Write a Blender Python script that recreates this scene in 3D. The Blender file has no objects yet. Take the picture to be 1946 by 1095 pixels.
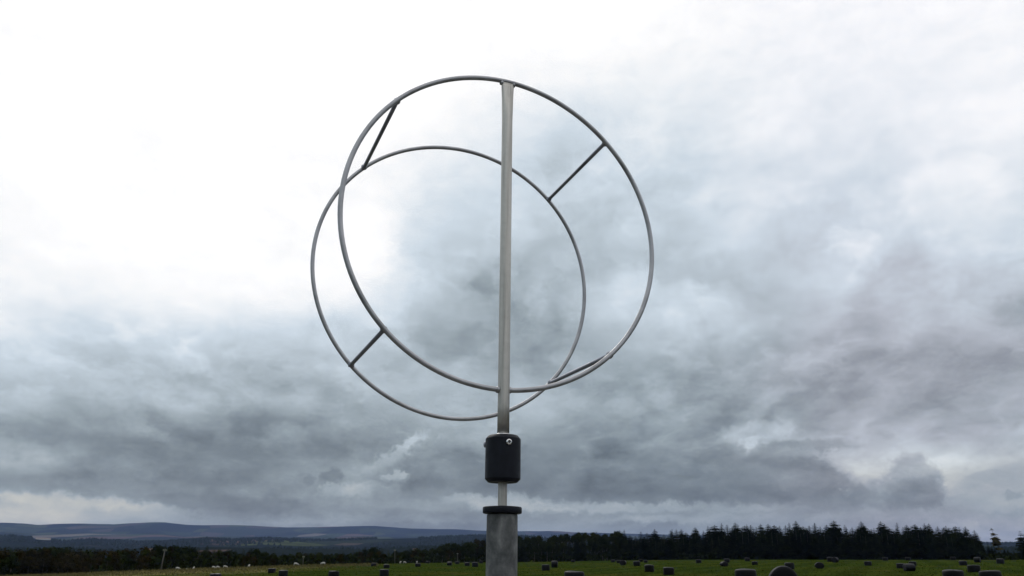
import bpy, bmesh, math, random
import numpy as np
from mathutils import Vector, Matrix, noise

R = math.radians
rnd = random.Random(11)
scene = bpy.context.scene
C = scene.collection

# ------------------------------------------------------------------ camera
CAM_Z = 1.6                       # eye height above the ground at the post
FOCAL = 1597.0                    # in units of 1/1946 of the frame width
PITCH, ROLL = R(17.6), R(0.3)


def cam_basis(p, r):
    right = Vector((1, 0, 0)); up = Vector((0, -math.sin(p), math.cos(p))); fwd = Vector((0, math.cos(p), math.sin(p)))
    cx = right * math.cos(r) + up * math.sin(r)
    cy = up * math.cos(r) - right * math.sin(r)
    return Matrix((cx, cy, -fwd)).transposed()


CAM_R = cam_basis(PITCH, ROLL)
cam_data = bpy.data.cameras.new('camera')
cam = bpy.data.objects.new('camera', cam_data); C.objects.link(cam)
cam_data.sensor_fit = 'HORIZONTAL'; cam_data.sensor_width = 36.0
cam_data.lens = 36.0 * FOCAL / 1946.0
cam_data.clip_start = 0.05; cam_data.clip_end = 80000
cam.matrix_world = Matrix.Translation((0, 0, CAM_Z)) @ CAM_R.to_4x4()
scene.camera = cam


def ray(px, py):
    """direction (camera at the origin) through a point of the photograph"""
    return (CAM_R @ Vector((px - 973.0, -(py - 547.5), -FOCAL))).normalized()


def bearing(px, py=1055.0):
    d = ray(px, py)
    return math.degrees(math.atan2(d.x, d.y))


def slope(px, py):
    d = ray(px, py)
    return d.z / math.hypot(d.x, d.y)


# ------------------------------------------------------------------ sky and sun
SUN_AZ, SUN_EL = -20.0, 42.0      # degrees: behind the bright cloud, ahead and to one side
# soft brightness of the cloud deck: bearing, elevation, half widths (degrees), amount
DECK = [
    (-24.7, 17.86, 14.0, 9.0, 0.211), (-1.3, 1.5, 14.0, 9.0, -0.139), (25.8, 5.14, 3.5, 2.0, 0.212),
    (-20.0, 5.86, 6.0, 3.2, -0.192), (11.3, 4.5, 8.0, 0.8, -0.117), (-10.0, 19.68, 4.0, 4.0, 0.146),
    (-1.5, 15.14, 3.5, 2.0, -0.139), (-31.3, 2.0, 8.0, 0.8, 0.183), (-19.0, 11.86, 5.0, 1.2, -0.088),
    (1.1, 9.68, 3.5, 2.0, 0.131), (31.3, 17.86, 4.0, 4.0, 0.079), (24.5, 12.5, 3.0, 1.0, -0.127),
    (6.3, 6.0, 3.0, 1.0, -0.094), (-34.0, 14.23, 4.0, 4.0, 0.088), (9.3, 15.68, 5.0, 1.2, 0.08),
    (8.0, 37.86, 9.0, 5.0, 0.091), (3.3, 23.32, 4.0, 4.0, -0.078), (-9.3, 7.5, 3.0, 1.0, -0.105),
    (34.9, 6.05, 3.5, 2.0, 0.369), (-20.7, 9.5, 8.0, 0.8, 0.086), (14.0, 11.0, 8.0, 0.8, -0.063),
    (17.7, 6.95, 5.0, 1.2, 0.048), (-6.7, 11.5, 3.5, 2.0, 0.074), (-12.7, 3.0, 8.0, 0.8, 0.057),
    (-34.0, 4.0, 8.0, 0.8, -0.168), (-15.8, 16.95, 3.5, 2.0, 0.054), (-34.0, 6.5, 8.0, 0.8, -0.096),
    (19.3, 26.95, 4.0, 4.0, 0.047), (-31.4, 10.5, 3.0, 1.0, 0.082), (-9.3, 5.0, 3.0, 1.0, 0.087),
    (21.9, 5.5, 3.0, 1.0, 0.101), (31.0, 2.0, 3.0, 1.0, 0.087), (18.0, 4.0, 3.0, 1.0, -0.091),
    (15.4, 21.5, 3.5, 2.0, 0.082), (10.2, 19.68, 3.5, 2.0, -0.058), (-2.8, 7.5, 3.0, 1.0, 0.076),
    (25.8, 8.5, 3.0, 1.0, -0.051), (12.8, 14.0, 3.0, 1.0, 0.067), (-5.4, 3.5, 3.0, 1.0, 0.076),
    (6.3, 17.0, 3.0, 1.0, 0.064), (2.4, 1.5, 3.0, 1.0, 0.125), (33.6, 25.14, 3.5, 2.0, 0.055),
    (11.3, 8.0, 8.0, 0.8, 0.035), (23.2, 18.5, 3.0, 1.0, -0.059), (-8.0, 29.14, 6.0, 3.2, 0.033),
    (25.8, 3.5, 3.0, 1.0, 0.064), (24.5, 16.0, 3.0, 1.0, 0.05), (-34.0, 25.14, 4.0, 4.0, 0.03),
    (16.7, 16.0, 3.0, 1.0, -0.05), (-34.0, 5.0, 8.0, 0.8, 0.074), (-10.6, 13.0, 3.0, 1.0, 0.047),
    (-20.7, 4.0, 8.0, 0.8, 0.047), (-24.7, 23.32, 4.0, 4.0, -0.045), (-22.3, 13.0, 3.0, 1.0, -0.066),
    (-14.5, 11.0, 3.0, 1.0, -0.067), (-24.9, 10.5, 3.0, 1.0, -0.05), (-1.5, 20.5, 3.0, 1.0, -0.069),
    (-6.7, 14.5, 3.0, 1.0, -0.047), (11.5, 3.0, 3.0, 1.0, -0.057), (3.3, 5.0, 8.0, 0.8, -0.062),
]
# cloud lumps and gaps with an edge: bearing, elevation, half widths, tilt, value, strength, softness, top-to-base shade
LUMPS = [
    (-3.35, 19.26, 5.68, 5.37, 0, 0.78, 0.45, 0.45, 0.06), (-2.51, 14.97, 4.81, 2.86, 0, 0.645, 0.5, 0.4, 0.02), (-11.49, 20.65, 2.95, 3.5, 10, 1.0, 0.5, 0.49, 0),
    (15.78, 22.66, 1.51, 0.82, 0, 0.88, 0.6, 0.3, 0.05), (23.24, 19.09, 1.81, 1.12, -8, 0.885, 0.7, 0.22, 0.05), (29.78, 20.96, 3.09, 2.68, 8, 0.96, 0.65, 0.22, 0.03),
    (12.38, 15.57, 4.2, 1.96, -8, 0.865, 0.6, 0.35, 0.05), (8.48, 17.44, 1.47, 1.56, -30, 0.91, 0.6, 0.45, 0), (24.09, 13.21, 1.91, 1.43, -20, 0.7, 0.6, 0.35, 0),
    (22.56, 12.84, 1.38, 0.92, 10, 0.735, 0.6, 0.3, 0.03), (21.52, 11.5, 0.7, 0.4, 0, 0.64, 0.5, 0.4, 0), (16.28, 7.62, 2.44, 0.74, 4, 0.85, 0.75, 0.35, 0.0),
    (15.69, 6.97, 0.73, 0.43, 20, 0.87, 0.7, 0.3, 0), (19.04, 6.63, 2.92, 0.43, 3, 0.585, 0.75, 0.4, 0), (12.93, 5.02, 4.34, 1.53, 0, 0.51, 0.75, 0.3, 0.05),
    (14.37, 4.24, 3.29, 0.86, 0, 0.48, 0.7, 0.45, 0.02), (18.83, 4.71, 2.58, 1.42, 0, 0.52, 0.75, 0.28, 0.04), (20.28, 4.55, 0.93, 1.02, 0, 0.525, 0.75, 0.2, 0.04),
    (19.01, 5.62, 1.07, 0.65, 0, 0.55, 0.75, 0.2, 0.05), (17.11, 5.93, 1.29, 0.59, 0, 0.55, 0.7, 0.25, 0.05), (3.82, 4.89, 6.12, 1.36, 0, 0.485, 0.75, 0.3, 0.05),
    (-3.91, 5.29, 3.68, 1.3, 4, 0.5, 0.75, 0.28, 0.05), (21.37, 3.83, 0.33, 0.22, 0, 0.8, 0.6, 0.4, 0), (25.06, 4.36, 1.5, 1.42, 0, 0.585, 0.7, 0.3, 0.05),
    (23.99, 3.74, 1.46, 0.93, 0, 0.56, 0.7, 0.3, 0.03), (25.3, 3.55, 1.49, 0.86, 0, 0.54, 0.6, 0.4, 0.03), (22.01, 3.63, 1.08, 0.63, 0, 0.55, 0.75, 0.3, 0.03),
    (30.33, 3.42, 0.63, 0.35, 10, 0.58, 0.7, 0.3, 0.02), (23.54, 2.42, 8.75, 0.28, 0, 0.66, 0.6, 0.6, 0), (14.59, 2.83, 5.21, 0.23, 2, 0.68, 0.6, 0.6, 0),
    (19.7, 3.1, 2.78, 0.19, 0, 0.56, 0.6, 0.5, 0), (28.92, 2.87, 1.87, 0.35, 0, 0.7, 0.6, 0.5, 0), (28.7, 1.35, 1.86, 0.26, -16, 0.72, 0.75, 0.5, 0),
    (-23.9, 12.99, 4.94, 1.17, -6, 0.89, 0.55, 0.45, 0.03), (-27.04, 2.73, 5.52, 0.48, -4, 0.81, 0.75, 0.5, 0.0), (-29.34, 1.85, 2.89, 0.35, 0, 0.8, 0.6, 0.6, 0),
    (-17.87, 3.04, 5.99, 0.48, -3, 0.515, 0.7, 0.5, 0.01), (-22.66, 2.15, 3.54, 0.31, -3, 0.68, 0.6, 0.6, 0), (-7.11, 6.72, 1.61, 0.41, 38, 0.77, 0.75, 0.35, 0),
    (-8.63, 5.73, 1.38, 0.51, 28, 0.72, 0.7, 0.35, 0.03), (-7.65, 4.9, 0.9, 0.3, 0, 0.77, 0.75, 0.3, 0.02), (-11.85, 4.82, 0.67, 0.5, 12, 0.465, 0.75, 0.3, 0.02),
    (-13.29, 4.45, 0.46, 0.3, 0, 0.49, 0.6, 0.4, 0.02), (-10.91, 3.93, 1.52, 0.47, 0, 0.71, 0.7, 0.3, 0.04), (-8.88, 4.1, 1.37, 0.4, 0, 0.68, 0.6, 0.35, 0.04),
    (-3.17, 3.6, 1.39, 0.3, 0, 0.68, 0.6, 0.4, 0.02), (-4.89, 3.15, 4.49, 0.3, 0, 0.65, 0.6, 0.6, 0), (-0.38, 3.38, 2.79, 0.37, 0, 0.72, 0.65, 0.55, 0),
    (2.75, 3.06, 3.12, 0.27, 0, 0.73, 0.6, 0.5, 0), (7.57, 2.93, 5.81, 0.3, 2, 0.71, 0.7, 0.5, 0), (5.16, 2.3, 4.12, 0.23, 0, 0.6, 0.5, 0.6, 0),
    (-12.94, 1.93, 2.95, 0.23, 0, 0.68, 0.5, 0.6, 0), (10.93, 2.29, 5.01, 0.3, 0, 0.7, 0.6, 0.6, 0), (-7.26, 2.22, 5.45, 0.23, 0, 0.64, 0.5, 0.6, 0),
]
world = bpy.data.worlds.new('World'); scene.world = world
world.use_nodes = True
wt = world.node_tree; wt.nodes.clear(); WL = wt.links


def wn(kind, **kw):
    n = wt.nodes.new(kind)
    for k, v in kw.items():
        if k == 'ins':
            for i, x in v.items():
                if isinstance(x, bpy.types.NodeSocket): WL.new(x, n.inputs[i])
                else: n.inputs[i].default_value = x
        else: setattr(n, k, v)
    return n


def wm(op, a, b=None, c=None, clamp=False):
    ins = {0: a}
    if b is not None: ins[1] = b
    if c is not None: ins[2] = c
    return wn('ShaderNodeMath', operation=op, use_clamp=clamp, ins=ins).outputs[0]


def wv(op, a, b=None, c=None):
    ins = {0: a}
    if b is not None: ins[1] = b
    if c is not None: ins[2] = c
    return wn('ShaderNodeVectorMath', operation=op, ins=ins).outputs[0]


def wrange(v, a, b, c, d, mode='SMOOTHSTEP'):
    return wn('ShaderNodeMapRange', interpolation_type=mode, ins={0: v, 1: a, 2: b, 3: c, 4: d}).outputs[0]


tc = wn('ShaderNodeTexCoord').outputs['Generated']
dirn = wv('NORMALIZE', tc)
sep = wn('ShaderNodeSeparateXYZ', ins={0: dirn})
dx, dy, dz = sep.outputs
az = wm('MULTIPLY', wm('ARCTAN2', dx, dy), 57.29578)
el = wm('MULTIPLY', wm('ARCSINE', dz), 57.29578)
azel = wn('ShaderNodeCombineXYZ', ins={0: az, 1: el}).outputs[0]
# the deck of cloud lies flat overhead: its texture shrinks and flattens towards the horizon
zz = wm('ADD', wm('MAXIMUM', dz, 0.0), 0.30)
plane = wn('ShaderNodeCombineXYZ', ins={0: wm('DIVIDE', dx, zz), 1: wm('DIVIDE', dy, zz), 2: 0.37}).outputs[0]


def wnoise(vec, scale, detail, rough=.55, dist=0.0, lac=2.0):
    n = wn('ShaderNodeTexNoise', noise_dimensions='3D', ins={'Vector': vec, 'Scale': scale, 'Detail': detail, 'Roughness': rough, 'Lacunarity': lac, 'Distortion': dist})
    return n


def centred(n):
    return wv('SUBTRACT', n.outputs['Color'], (.5, .5, .5))


lift = wrange(el, 0.0, 24.0, 0.28, 1.0, 'LINEAR')
# big slow warp, then curls, then fray
w1 = centred(wnoise(plane, 1.9, 3.0))
w2 = centred(wnoise(plane, 6.0, 5.0, .6))
w3 = centred(wnoise(azel, 1.0, 7.0, .64))
warp_a = wv('ADD', wv('MULTIPLY', w1, (2.0, 1.2, 0)), wv('MULTIPLY', w2, (3.6, 2.6, 0)))
warp_a = wn('ShaderNodeVectorMath', operation='SCALE', ins={0: warp_a, 'Scale': lift}).outputs[0]
P = wv('ADD', azel, warp_a)
P2 = wv('ADD', azel, wv('ADD', wv('MULTIPLY', w3, (2.4, 1.5, 0)), wn('ShaderNodeVectorMath', operation='SCALE', ins={0: warp_a, 'Scale': .25}).outputs[0]))

e01 = wrange(el, 0.0, 38.0, .62, .92)
g = wv('MULTIPLY', wv('SUBTRACT', azel, (-22, 38, 0)), (1 / 30, 1 / 22, 0))
glow = wm('POWER', math.e, wm('MULTIPLY', wn('ShaderNodeVectorMath', operation='DOT_PRODUCT', ins={0: g, 1: g}).outputs['Value'], -1.0))
val = wm('MULTIPLY_ADD', glow, .14, e01)
val = wm('ADD', val, wm('MULTIPLY', wrange(az, 8.0, 30.0, 0.0, .085), wrange(el, 8.0, 22.0, 0.0, 1.0)))
for (ca, ce, sa, se, amt) in DECK:
    q = wv('MULTIPLY', wv('SUBTRACT', P, (ca, ce, 0)), (1 / sa, 1 / se, 0))
    k = wn('ShaderNodeVectorMath', operation='DOT_PRODUCT', ins={0: q, 1: q}).outputs['Value']
    val = wm('MULTIPLY_ADD', wm('POWER', 1 / math.e, k), amt, val)
for (ca, ce, sa, se, tilt, v, st, soft, grad) in LUMPS:
    at_ = wv('MULTIPLY_ADD', val, (1e-7, 0, 0), P2)      # keeps the nodes in sequence
    q = wn('ShaderNodeMapping', vector_type='TEXTURE', ins={0: at_, 1: (ca, ce, 0), 2: (0, 0, R(tilt)), 3: (sa, se, 1)}).outputs[0]
    k = wn('ShaderNodeVectorMath', operation='LENGTH', ins={0: q}).outputs['Value']
    qy = wn('ShaderNodeSeparateXYZ', ins={0: q}).outputs[1]
    so = wm('MULTIPLY_ADD', wm('MAXIMUM', wm('MULTIPLY', qy, -1.0), 0.0), .4, soft) if soft < .4 else soft     # heaped above, ragged below
    m = wrange(k, wm('ADD', 1.0, so) if soft < .4 else 1 + soft, wm('SUBTRACT', 1.0, so) if soft < .4 else 1 - soft, 0.0, st)
    tone = wm('MULTIPLY_ADD', qy, grad, v) if grad else v
    val = wm('ADD', val, wm('MULTIPLY', m, wm('SUBTRACT', tone, val)))
# the texture of the cloud itself: soft billows, streaks low down, fine fray
b1 = wm('SUBTRACT', wnoise(wv('ADD', plane, wv('MULTIPLY', w2, (.4, .4, 0))), 4.0, 7.0, .56).outputs['Fac'], .5)
b2 = wm('SUBTRACT', wnoise(wv('MULTIPLY', P2, (.07, .50, 1)), 1.0, 6.0, .58).outputs['Fac'], .5)
b3 = wm('SUBTRACT', wnoise(wv('MULTIPLY', azel, (.45, .8, 1)), 1.0, 8.0, .62, .3).outputs['Fac'], .5)
calm = wrange(val, .80, 1.0, 1.0, .12)      # the glare drowns the texture
# heaped puffs in patches
puff_at = wv('MULTIPLY', wv('ADD', azel, wv('MULTIPLY', w3, (3.0, 2.2, 0))), (.16, .23, 0))
puff = wn('ShaderNodeTexVoronoi', voronoi_dimensions='2D', feature='SMOOTH_F1', ins={'Vector': puff_at, 'Scale': 1.0, 'Detail': 2.5, 'Roughness': .55, 'Smoothness': .35}).outputs['Distance']
patch = wrange(wnoise(wv('MULTIPLY', azel, (.06, .10, 1)), 1.0, 2.0).outputs['Fac'], .42, .60, 0.0, 1.0)
val = wm('MULTIPLY_ADD', wm('MULTIPLY', wm('MULTIPLY', wm('SUBTRACT', .40, puff), patch), calm), .11, val)
# heaps lit from the sun's side: bright rims towards it, grey behind
to_sun = wn('ShaderNodeVectorMath', operation='SCALE', ins={0: wv('NORMALIZE', wv('SUBTRACT', (-.262, .72, .37), plane)), 'Scale': .075}).outputs[0]
heap_at = wv('ADD', wv('MULTIPLY', plane, (1.0, .62, 1.0)), wv('MULTIPLY', w2, (.16, .16, 0)))


def heap(at):
    return wrange(wnoise(at, 5.2, 9.0, .54).outputs['Fac'], .43, .62, 0.0, 1.0)


rim = wm('SUBTRACT', heap(heap_at), heap(wv('ADD', heap_at, to_sun)))
val = wm('MULTIPLY_ADD', wm('MULTIPLY', wm('MULTIPLY', rim, calm), wrange(el, 2.0, 8.0, .4, 1.0)), .068, val)
low = wrange(el, 3.0, 16.0, 1.0, .25)
val = wm('MULTIPLY_ADD', wm('MULTIPLY', wm('MULTIPLY', b1, calm), wrange(el, 4.0, 14.0, .45, 1.0)), .16, val)
val = wm('MULTIPLY_ADD', wm('MULTIPLY', b2, low), .22, val)
val = wm('MULTIPLY_ADD', wm('MULTIPLY', b3, wrange(el, 2.0, 22.0, 1.0, .6)), .15, val)
val = wm('MULTIPLY_ADD', wm('SUBTRACT', val, .74), 1.04, .74)
val = wm('MINIMUM', wm('MAXIMUM', val, .32), 1.12)
lum = wm('POWER', val, 2.2)
# tint: grey-green to blue-grey body, near-neutral where bright, warm in the low gaps
ramp = wn('ShaderNodeValToRGB', ins={0: val})
el_ = ramp.color_ramp.elements
el_[0].position = .40; el_[0].color = (.80, .99, 1.13, 1)
el_[1].position = 1.0; el_[1].color = (1.0, 1.0, 1.0, 1)
x = ramp.color_ramp.elements.new(.62); x.color = (.845, 1.0, 1.085, 1)
x = ramp.color_ramp.elements.new(.86); x.color = (.88, 1.0, 1.10, 1)
hue = wnoise(plane, 1.7, 3.0).outputs['Fac']
purple = wm('MULTIPLY', wrange(val, .70, .90, 1.0, .35), wm('MULTIPLY', wrange(az, 8.0, 24.0, .05, .65), wrange(hue, .35, .65, .3, 1.0)))
tint = wn('ShaderNodeMix', data_type='RGBA', ins={0: purple, 6: ramp.outputs[0], 7: (.965, .965, 1.09, 1)}).outputs[2]
warm = wm('MULTIPLY', wrange(el, 2.5, 7.5, .9, 0.0), wrange(val, .62, .82, 0.0, 1.0))
tint = wn('ShaderNodeMix', data_type='RGBA', ins={0: warm, 6: tint, 7: (1.02, 1.0, .88, 1)}).outputs[2]
cloud = wn('ShaderNodeVectorMath', operation='SCALE', ins={0: tint, 'Scale': wm('MULTIPLY', lum, 10.0)}).outputs[0]
sky = wn('ShaderNodeTexSky', sky_type='NISHITA', sun_disc=False, sun_elevation=R(SUN_EL), sun_rotation=R(SUN_AZ))
cover = wn('ShaderNodeMix', data_type='RGBA', ins={0: .95, 6: sky.outputs[0], 7: cloud}).outputs[2]
bg = wn('ShaderNodeBackground', ins={0: cover, 1: 0.1})
world.cycles.sampling_method = 'MANUAL'; world.cycles.sample_map_resolution = 512
WL.new(bg.outputs[0], wn('ShaderNodeOutputWorld').inputs[0])

sun_data = bpy.data.lights.new('sun', 'SUN'); sun_data.energy = 0.9; sun_data.angle = R(18); sun_data.color = (1, .96, .9)
sun = bpy.data.objects.new('sun', sun_data); C.objects.link(sun)
sd = Vector((math.sin(R(SUN_AZ)) * math.cos(R(SUN_EL)), math.cos(R(SUN_AZ)) * math.cos(R(SUN_EL)), math.sin(R(SUN_EL))))
sun.rotation_euler = sd.to_track_quat('Z', 'Y').to_euler()

vs = scene.view_settings
vs.view_transform = 'Standard'; vs.look = 'None'; vs.exposure = 0; vs.gamma = 1; vs.use_curve_mapping = False
scene.cycles.use_denoising = True
scene.cycles.use_adaptive_sampling = True; scene.cycles.adaptive_threshold = .015; scene.cycles.adaptive_min_samples = 12
scene.cycles.max_bounces = 6
scene.cycles.volume_bounces = 1


# ------------------------------------------------------------------ helpers
def mat(name):
    m = bpy.data.materials.new(name); m.use_nodes = True
    nt = m.node_tree; b = nt.nodes['Principled BSDF']
    return m, nt, b


def nd(nt, kind, ins=None, **kw):
    n = nt.nodes.new(kind)
    for k, v in kw.items(): setattr(n, k, v)
    for i, x in (ins or {}).items():
        if isinstance(x, bpy.types.NodeSocket): nt.links.new(x, n.inputs[i])
        else: n.inputs[i].default_value = x
    return n


def ramp_(nt, fac, stops):
    n = nd(nt, 'ShaderNodeValToRGB', {0: fac})
    e = n.color_ramp.elements
    e[0].position, e[0].color = stops[0][0], (*stops[0][1], 1)
    e[1].position, e[1].color = stops[-1][0], (*stops[-1][1], 1)
    for p, c in stops[1:-1]:
        k = e.new(p); k.color = (*c, 1)
    return n.outputs[0]


def mix_(nt, fac, a, b, blend='MIX'):
    n = nd(nt, 'ShaderNodeMix', {0: fac, 6: a, 7: b}, data_type='RGBA', blend_type=blend)
    return n.outputs[2]


def noise_(nt, vec, scale, detail=4, rough=.55, dist=0):
    return nd(nt, 'ShaderNodeTexNoise', {'Vector': vec, 'Scale': scale, 'Detail': detail, 'Roughness': rough, 'Distortion': dist}).outputs['Fac']


def link(name, me, m=None, parent=None):
    o = bpy.data.objects.new(name, me); C.objects.link(o)
    if m is not None:
        if not me.materials: me.materials.append(m)
    if parent is not None: o.parent = parent
    return o


def mesh(name, verts, faces, smooth=False):
    me = bpy.data.meshes.new(name); me.from_pydata(verts, [], faces); me.update()
    if smooth: me.polygons.foreach_set('use_smooth', [True] * len(me.polygons))
    return me


def from_bm(name, bm, smooth=True):
    me = bpy.data.meshes.new(name); bmesh.ops.recalc_face_normals(bm, faces=bm.faces)
    bm.to_mesh(me); bm.free()
    if smooth: me.polygons.foreach_set('use_smooth', [True] * len(me.polygons))
    return me


def tag(o, label=None, category=None, group=None, kind=None):
    if label: o['label'] = label
    if category: o['category'] = category
    if group: o['group'] = group
    if kind: o['kind'] = kind
    return o


def empty(name, loc=(0, 0, 0), rz=0.0):
    o = bpy.data.objects.new(name, None); C.objects.link(o)
    o.location = loc; o.rotation_euler = (0, 0, rz); o.empty_display_size = .2
    return o


def copy_tree(o, parent=None):
    c = o.copy(); C.objects.link(c); c.parent = parent
    for ch in list(o.children):
        copy_tree(ch, c)
    return c


def lathe(name, prof, seg=48, smooth=True, cap=True):
    """prof: (radius, z) from bottom to top; sharp corners are doubled by the caller"""
    v, f = [], []
    for (r, z) in prof:
        for k in range(seg):
            a = 2 * math.pi * k / seg
            v.append((r * math.cos(a), r * math.sin(a), z))
    n = len(prof)
    for i in range(n - 1):
        for k in range(seg):
            k2 = (k + 1) % seg
            f.append((i * seg + k, i * seg + k2, (i + 1) * seg + k2, (i + 1) * seg + k))
    if cap:
        f.append(tuple(reversed(range(seg)))); f.append(tuple(range((n - 1) * seg, n * seg)))
    me = mesh(name, v, f, smooth)
    return me


def tube(name, pts, rad, seg=16, closed=False):
    """round bar swept along points; rad: number or list"""
    n = len(pts); pts = [Vector(p) for p in pts]
    rad = [rad] * n if not isinstance(rad, (list, tuple)) else rad
    v, f = [], []
    up = None
    for i in range(n):
        if closed: t = (pts[(i + 1) % n] - pts[i - 1]).normalized()
        else: t = (pts[min(i + 1, n - 1)] - pts[max(i - 1, 0)]).normalized()
        if up is None:
            up = Vector((0, 0, 1)) if abs(t.z) < .9 else Vector((1, 0, 0))
        a = (up - t * up.dot(t)).normalized(); up = a; b = t.cross(a)
        for k in range(seg):
            an = 2 * math.pi * k / seg
            v.append(pts[i] + (a * math.cos(an) + b * math.sin(an)) * rad[i])
    m = n if closed else n - 1
    for i in range(m):
        j = (i + 1) % n
        for k in range(seg):
            k2 = (k + 1) % seg
            f.append((i * seg + k, i * seg + k2, j * seg + k2, j * seg + k))
    if not closed:
        f.append(tuple(reversed(range(seg)))); f.append(tuple(range((n - 1) * seg, n * seg)))
    bm = bmesh.new()
    vs_ = [bm.verts.new(p) for p in v]
    for q in f: bm.faces.new([vs_[i] for i in q])
    return from_bm(name, bm)


# ------------------------------------------------------------------ the lie of the land
def table(rows):
    xs = [bearing(a) for a, b in rows]; ys = [b for a, b in rows]
    return lambda az_: float(np.interp(az_, xs, ys))


def skyline(rows):
    xs = [bearing(a) for a, b in rows]; ys = [slope(a, b) for a, b in rows]
    return lambda az_: float(np.interp(az_, xs, ys))


EDGE_R = table([(-200, 190), (300, 200), (600, 215), (750, 245), (900, 330), (1000, 350), (1300, 335), (1946, 320), (2200, 300)])
EDGE_S = skyline([(-200, 1098), (0, 1096), (170, 1090), (300, 1085), (400, 1081), (500, 1077.5), (600, 1074.5), (700, 1072), (800, 1070.3), (900, 1069.2), (1000, 1068.6), (1150, 1066), (1300, 1063.8), (1500, 1063.6), (1946, 1064.5), (2200, 1065)])
MID_Z = table([(-200, -5.0), (100, -4.4), (500, -3.7), (730, -3.4), (1000, -2.9), (1270, -2.6), (1600, -2.3), (1900, -2.05), (2200, -1.9)])
WOODED = table([(820, 0), (960, 1), (2200, 1)])
NEARMID_S = skyline([(-200, 1043), (100, 1043), (200, 1041), (300, 1037), (400, 1037), (500, 1039), (560, 1041), (700, 1044), (800, 1042), (900, 1038), (1100, 1040), (1700, 1048), (1880, 1047), (1946, 1046), (2200, 1046)])
MID_S = skyline([(-200, 1020), (0, 1020), (60, 1025), (120, 1030), (170, 1025), (260, 1032), (320, 1030), (390, 1024), (440, 1026), (500, 1023.5), (560, 1025.5), (620, 1028), (720, 1025), (820, 1023), (900, 1020), (1000, 1021), (1100, 1024), (1500, 1030), (1880, 1036), (1946, 1035), (2200, 1034)])
FAR_S = skyline([(-200, 992), (0, 993), (40, 995), (60, 998), (130, 995), (210, 995), (245, 992), (270, 991), (305, 992), (350, 998), (420, 1000), (480, 1001), (540, 1004), (600, 1002), (660, 1000), (700, 1001), (760, 1003), (850, 1006), (900, 1008), (1000, 1008.5), (1060, 1009), (1100, 1012), (1400, 1020), (1865, 1028), (1910, 1030), (1946, 1029), (2200, 1027)])


def ground_z(az_, r):
    """height of the land, metres above the camera's feet, by bearing (degrees) and distance"""
    a = max(-42.0, min(42.0, az_))
    er = EDGE_R(a); ez = EDGE_S(a) * er; mz = MID_Z(a); wd = WOODED(a)
    fz = FAR_S(a) * 13000; m_z = MID_S(a) * 4600; n_z = NEARMID_S(a) * 2200
    rows = [(0, -CAM_Z), (3, -CAM_Z), (120, mz), (er, ez), (er + 130, ez - 11 + 11 * wd), (er + 420, ez - 34 + 14 * wd), (1050, -48),
            (1600, n_z - 22), (2200, n_z), (2900, n_z - 35), (3700, m_z - 40), (4600, m_z), (6200, m_z - 35), (10500, m_z * .4 + fz * .6 - 60), (13000, fz), (15800, fz - 80)]
    z = rows[-1][1]
    for (r0, z0), (r1, z1) in zip(rows, rows[1:]):
        if r <= r1:
            t = max(0.0, (r - r0) / (r1 - r0))
            if r0 >= er: t = t * t * (3 - 2 * t)
            z = z0 + (z1 - z0) * t
            break
    if r > 900:
        x, y = math.sin(R(az_)) * r, math.cos(R(az_)) * r
        k = min(1, (r - 900) / 1600)
        z += k * (noise.fractal(Vector((x / 1500, y / 1500, 3.1)), 1.0, 2.0, 5) * 11 if r < 8000 else noise.fractal(Vector((x / 900, y / 2400, 8.7)), 1.0, 2.0, 6) * 20)
    elif 4 < r < 400:
        x, y = math.sin(R(az_)) * r, math.cos(R(az_)) * r
        z += noise.noise(Vector((x / 14, y / 14, 0))) * .06
    return z + CAM_Z


def at_bearing(az_, r, dz=0.0):
    return Vector((math.sin(R(az_)) * r, math.cos(R(az_)) * r, ground_z(az_, r) + dz))


def ground_at(x, y):
    return ground_z(math.degrees(math.atan2(x, y)), math.hypot(x, y))


azs = list(np.arange(-46, 46.01, .4)) + list(np.arange(50, 314, 4.0))
rs = [0.0] + list(np.geomspace(1.0, 40, 14)) + list(np.arange(46, 440, 7)) + list(np.geomspace(455, 1500, 22)) + list(np.arange(1580, 5200, 110)) + list(np.arange(5300, 15801, 190))
gv, gf, dry = [], [], []
na = len(azs)
for r in rs:
    for a in azs:
        aa = a if a <= 180 else a - 360
        gv.append(at_bearing(aa, max(r, .02)))
        er = EDGE_R(max(-42, min(42, aa)))
        edge = max(0.0, min(1.0, 1 - (er - r) / 65)) if r < er + 40 else 0.0
        d = edge * max(0.0, min(1.0, (bearing(760) - aa) / 9))
        dry.append(d)
for i in range(len(rs) - 1):
    for k in range(na):
        k2 = (k + 1) % na
        gf.append((i * na + k, (i + 1) * na + k, (i + 1) * na + k2, i * na + k2))
gme = mesh('ground', gv, gf, True)
at = gme.attributes.new('dry', 'FLOAT', 'POINT'); at.data.foreach_set('value', dry)

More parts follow.
